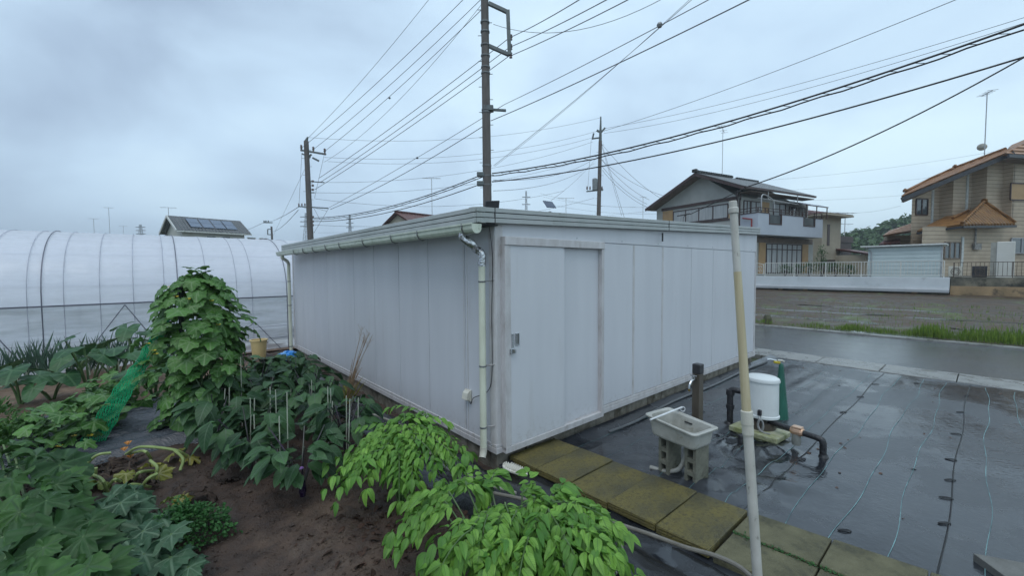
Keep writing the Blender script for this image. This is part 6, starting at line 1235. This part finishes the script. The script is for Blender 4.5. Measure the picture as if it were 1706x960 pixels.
# withered squash with yellowing leaves and bent stalks
c0 = at(230, 795, 0); e_ = empty('withered_squash', c0, 0, 'withered squash plant with yellow and brown leaves, bent pale stalks and an orange flower', 'squash plant'); f = Fol(); fb = Fol()
for x, y in ((290, 755), (315, 762), (250, 775), (265, 790), (300, 835), (285, 830), (120, 800), (90, 825), (75, 850), (210, 790), (165, 805), (110, 830)): f.add(T_squash2, at(x, y, U(.05, .16))-c0, rdir(U(0, 6), -.3), (U(-.9, .9), U(-.9, .3), 1), U(.12, .22))
for x, y in ((185, 770), (200, 765), (190, 780), (225, 765), (215, 780), (235, 790), (192, 774), (206, 778), (178, 786), (220, 792), (60, 810), (50, 815), (325, 815), (340, 820), (380, 800), (170, 790), (155, 780), (250, 800), (200, 860), (190, 880), (205, 890), (300, 812)): fb.add(T_squash2, at(x, y, U(.03, .14))-c0, rdir(U(0, 6), -.2), (U(-1, 1), U(-1, .5), 1), U(.13, .25))
f.build('yellow_leaves', m_yel, e_); fb.build('dead_leaves', m_brn, e_)
gl = lambda pts: [tuple(at(x, y, z)-c0) for x, y, z in pts]
q = MB()
for pts in ([(135, 785, .05), (160, 760, .2), (185, 755, .2)], [(210, 757, .12), (235, 745, .24), (290, 750, .2), (312, 760, .1)], [(215, 757, .1), (240, 752, .22), (252, 765, .1)], [(160, 780, .16), (158, 800, .04)], [(175, 820, .05), (190, 800, .18), (200, 803, .12)], [(200, 820, .05), (220, 808, .18), (250, 812, .05)], [(225, 800, .08), (232, 788, .22), (255, 785, .12)], [(180, 898, .05), (200, 893, .12), (204, 878, .2)], [(210, 870, .12), (250, 865, .1)], [(120, 800, .1), (140, 815, .15), (150, 830, .03)], [(230, 825, .04), (245, 800, .2), (262, 790, .22)], [(150, 790, .12), (170, 800, .2), (180, 822, .05)], [(255, 800, .05), (262, 780, .16), (250, 768, .2)], [(110, 815, .1), (128, 795, .2), (150, 792, .1)], [(180, 845, .05), (200, 835, .15), (230, 838, .1)], [(290, 750, .2), (305, 765, .12), (300, 785, .04)]): MB().tube(smoothpath(gl(pts), 5), .0135, 7).build('stalk', mat('pale_stalk', (.30, .38, .14), (.20, .26, .08), scale=9, rough=.5), e_, smooth=True)
q = MB()
for x, y, z in ((207, 752, .12), (213, 742, .22), (217, 764, .06)):
    c = at(x, y, z)-c0
    for b_ in np.arange(0, 6, 1.05): q.add([c, c+rdir(b_, .9)*.045+V3(.01, 0, 0), c+rdir(b_+.6, .8)*.045], [(0, 1, 2)])
q.build('flowers', mat('orange_petal', (.60, .22, .02), rough=.5), e_)
# parsley clump
p = at(308, 903, 0); e_ = empty('parsley_plant', p, 0, 'rounded clump of fine curly green parsley on bare soil', 'parsley'); f = Fol(); T_pp = ovate(.8, .5, .3, 3, .05)
for k in range(2600):
    a, e = U(0, 6.3), U(.0, 1.5); d = rdir(a, e); k_ = U(.65, 1)*(1+.14*sin(a*3+1)+.12*sin(a*6+e*7)); f.add(T_pp, d*V3(.31, .26, .22)*k_+V3(0, 0, .03), d+V3(U(-1, 1), U(-1, 1), U(-.7, .7)), V3(U(-.8, .8), U(-.8, .8), 1), U(.014, .032))
f.build('foliage', m_parsley, e_); stems([[(0, 0, 0), (U(-.1, .1), U(-.1, .1), .1), (U(-.2, .2), U(-.2, .2), .17)] for _ in range(16)], .004, .002, 'stem', m_stem, e_)
# low bushy crop at the left edge
def lowcrop(px, py, r, h, lab, n=520):
    p = at(px, py, 0); e_ = empty('low_crop_plant', p, 0, lab, 'crop plant', 'low bushy crop plants at the left edge'); f = Fol()
    for _ in range(n): a, e = U(0, 6.3), U(0, 1.5); d = rdir(a, e); k_ = U(.5, 1)**.5; f.add(T_ov, d*V3(r, r, h)*k_*(1+.15*sin(a*4)), d+V3(U(-.5, .5), U(-.5, .5), U(-.6, .2)), V3(U(-.4, .4), U(-.6, .2), 1), U(.045, .085))
    f.build('foliage', m_low, e_); stems([[(0, 0, 0), (U(-.6, .6)*r, U(-.6, .6)*r, h*.6)] for _ in range(8)], .006, .003, 'stem', m_stem, e_)
lowcrop(10, 775, .42, .42, 'low bushy light green crop plant cut by the left edge'); lowcrop(55, 748, .30, .36, 'low bushy light green crop plant next to the trailing vine'); lowcrop(-25, 735, .42, .45, 'low bushy crop plant behind the one at the left edge')
# dry grass tuft against the shed
p = L(-.42, -2.95, .02); e_ = empty('dry_grass_tuft', p, 0, 'tall tuft of straw coloured dry grass leaning against the shed wall', 'dry grass'); q = MB()
for k in range(46):
    a = U(0, 6.3); h = U(.25, .75) if k > 4 else U(.95, 1.15); lean = V3(.16+U(-.12, .12), U(-.12, .12), 0)*(h/.7) if k > 4 else V3(.30+U(-.05, .05), .02, 0); P_ = [V3(U(-.06, .06), U(-.06, .06), 0), lean*.35+V3(0, 0, h*.5), lean+V3(U(-.05, .05), U(-.05, .05), h)]; q.tube(smoothpath(P_, 3), [.004]*6+[.0015], 4)
    if k < 7:
        for j in range(7): u = .6+.055*j; c = P_[1]*(1-u)*1.3+P_[2]*u; q.tube([c, c+V3(U(-.05, .07), U(-.04, .04), U(.04, .12))], .0016, 4)
q.build('straw', mat('straw', (.34, .24, .15), (.25, .16, .10), scale=20, rough=.7), e_)
f = Fol(); 
for k in range(26): a = U(0, 6.3); f.add(T_bl, (U(-.08, .08), U(-.08, .08), 0), (cos(a)*.5, sin(a)*.5, 1), (0, 0, 1), U(.3, .5))
f.build('green_blades', m_yel, e_)
# bucket and bag
p = at(432, 597, 0); e_ = empty('yellow_bucket', (p[0], p[1], .0), 0, 'pale yellow plastic bucket half hidden behind the vine cone', 'bucket'); m_yb = mat('bucket_yellow', (.70, .54, .26), (.58, .43, .20), scale=3, rough=.4)
MB().lathe([(0, 0), (.13, 0), (.165, .40), (.185, .405), (.185, .43), (.155, .43), (.12, .02), (0, .02)], (0, 0, 0), 24).build('bucket_body', m_yb, e_, smooth=False); MB().tube([(.17*cos(a), .17*sin(a), .41-.12*sin(a)*(a < pi)) for a in np.linspace(0, pi, 12)], .005, 5).build('bucket_handle', m_steel, e_)
p = atY(481, 601, 7.6); q = MB(); n, k_ = 18, 12; rr = random.Random(3)
for i in range(k_+1):
    th = pi*i/k_
    for j in range(n): a = 2*pi*j/n; r_ = .21*(1+rr.uniform(-.18, .18)); q.v.append((r_*sin(th)*cos(a)*1.1, r_*sin(th)*sin(a), r_*cos(th)*.8))
q.f = [(i*n+j, i*n+(j+1) % n, (i+1)*n+(j+1) % n, (i+1)*n+j) for i in range(k_) for j in range(n)]
tag(q.build('plastic_bag', mat('blue_bag', (.01, .22, .62), (.18, .42, .75), scale=12, rough=.18, spec=.8, lo=.5, hi=.62, bump=1, bscale=20), loc=tuple(p)), 'shiny blue plastic bag lying behind the eggplants near the far downpipe', 'bag')
# clods and crumbs of soil, leaf litter near the bushes
q = MB(); m_clod = m_soil
for k in range(4200):
    s, t = U(-2.9, -.75), U(-2.2, 1.4)
    if k < 500: s, t = random.gauss(-1.35, .3), random.gauss(.35, .4)
    r_ = U(.003, .012)*(1 if random.random() < .93 else 2.2); z = float(zsoil(np.array([s]), np.array([t]))[0]); c = L(s, t, z+r_*.3)
    vs = [c+V3(*(np.array(d)*r_*np.array([U(.6, 1.3), U(.6, 1.3), U(.5, 1)]))) for d in ((1, 0, 0), (0, 1, 0), (-1, 0, 0), (0, -1, 0), (0, 0, 1), (0, 0, -1))]
    q.add(vs, [(0, 1, 4), (1, 2, 4), (2, 3, 4), (3, 0, 4), (1, 0, 5), (2, 1, 5), (3, 2, 5), (0, 3, 5)])
tag(q.build('soil_clods', m_clod), kind='stuff')
f = Fol()
for k in range(330):
    s, t = (random.gauss(-1.2, .28), random.gauss(.35, .4)) if k < 210 else (U(-2.8, -.8), U(-1.6, 1.3)); z = float(zsoil(np.array([s]), np.array([t]))[0]); f.add(T_ovd, L(s, t, z+.012), rdir(U(0, 6), U(-.2, .3)), (U(-.7, .7), U(-.7, .7), 1), U(.03, .085) if k < 210 else U(.015, .035))
tag(f.build('fallen_leaves', leafmat('fallen_leaf', (.075, .038, .025), (.035, .02, .014), (.10, .06, .04), rough=.7)), kind='stuff')
# grass along the road edge and weeds in the field
m_gr2 = leafmat('grass_blade', (.07, .14, .02), (.20, .28, .045), (.14, .22, .04), rough=.5, nv=1); T_gb = ovate(.09, .4, .4, 3); f = Fol()
for k in range(21000):
    if k < 14500: t = U(-4.0, 9.5); dns = np.interp(t, [-4, -.5, 1, 3, 9], [.05, .25, .6, 1, 1]); s = 13.36+abs(random.gauss(0, .25+.25*dns+.35*max(0, min(1, (t-1.5)/2)))); h = U(.05, .15)*(.5+.7*dns)*(.6+.8*abs(sin(t*2.3)+.4*sin(t*5.1)))
    else:
        t = U(-10, 12); rw = random.choice((15.2, 16.2, 17.0, 18.0, 19.2, 20.6, 22.3)); s = rw+random.gauss(0, .2); dns = np.interp(t, [-10, -2, 3], [.12, .3, .9]); h = U(.04, .12)
    if random.random() > dns: continue
    a = U(0, 6.3); f.add(T_gb, L(s, t, zt(s)+(.03 if k < 14500 else .05)), (cos(a)*.6, sin(a)*.6, 1), (cos(a), sin(a), .5), h*1.3)
tag(f.build('verge_grass', m_gr2), kind='stuff')
p = L(14.1, -2.0, 0); tag(MB().lathe([(0, 0), (.14, 0), (.13, .2), (.09, .3), (0, .32)], (0, 0, 0), 8).build('marker_stump', mat('stump', (.10, .10, .06), (.06, .06, .04), scale=6, rough=.9), loc=tuple(p)), 'short dark stump at the field edge beside the road near the shed end', 'stump')
# moss and weeds between slabs
f = Fol()
for k in range(500):
    t = U(2.0, 3.3); s = .585+.07*(t-2)+random.gauss(0, .012); f.add(T_ov, L(s, t, .075+U(0, .02)), rdir(U(0, 6), U(0, 1)), (0, 0, 1), U(.008, .022))
tag(f.build('joint_moss', m_parsley), kind='stuff')

# ============================================================ damp air
hz_ = bpy.data.materials.new('damp_air'); hz_.use_nodes = True; t = hz_.node_tree; t.nodes.remove(t.nodes['Principled BSDF'])
pv_ = N(t, 'ShaderNodeVolumePrincipled'); pv_.inputs['Color'].default_value = (.86, .92, .97, 1); pv_.inputs['Density'].default_value = .0010; pv_.inputs['Anisotropy'].default_value = .3
t.links.new(pv_.outputs[0], t.nodes['Material Output'].inputs['Volume'])
ob = B(-900, 900, -60, 700, -2.0, 62).build('haze', hz_); tag(ob, kind='stuff')
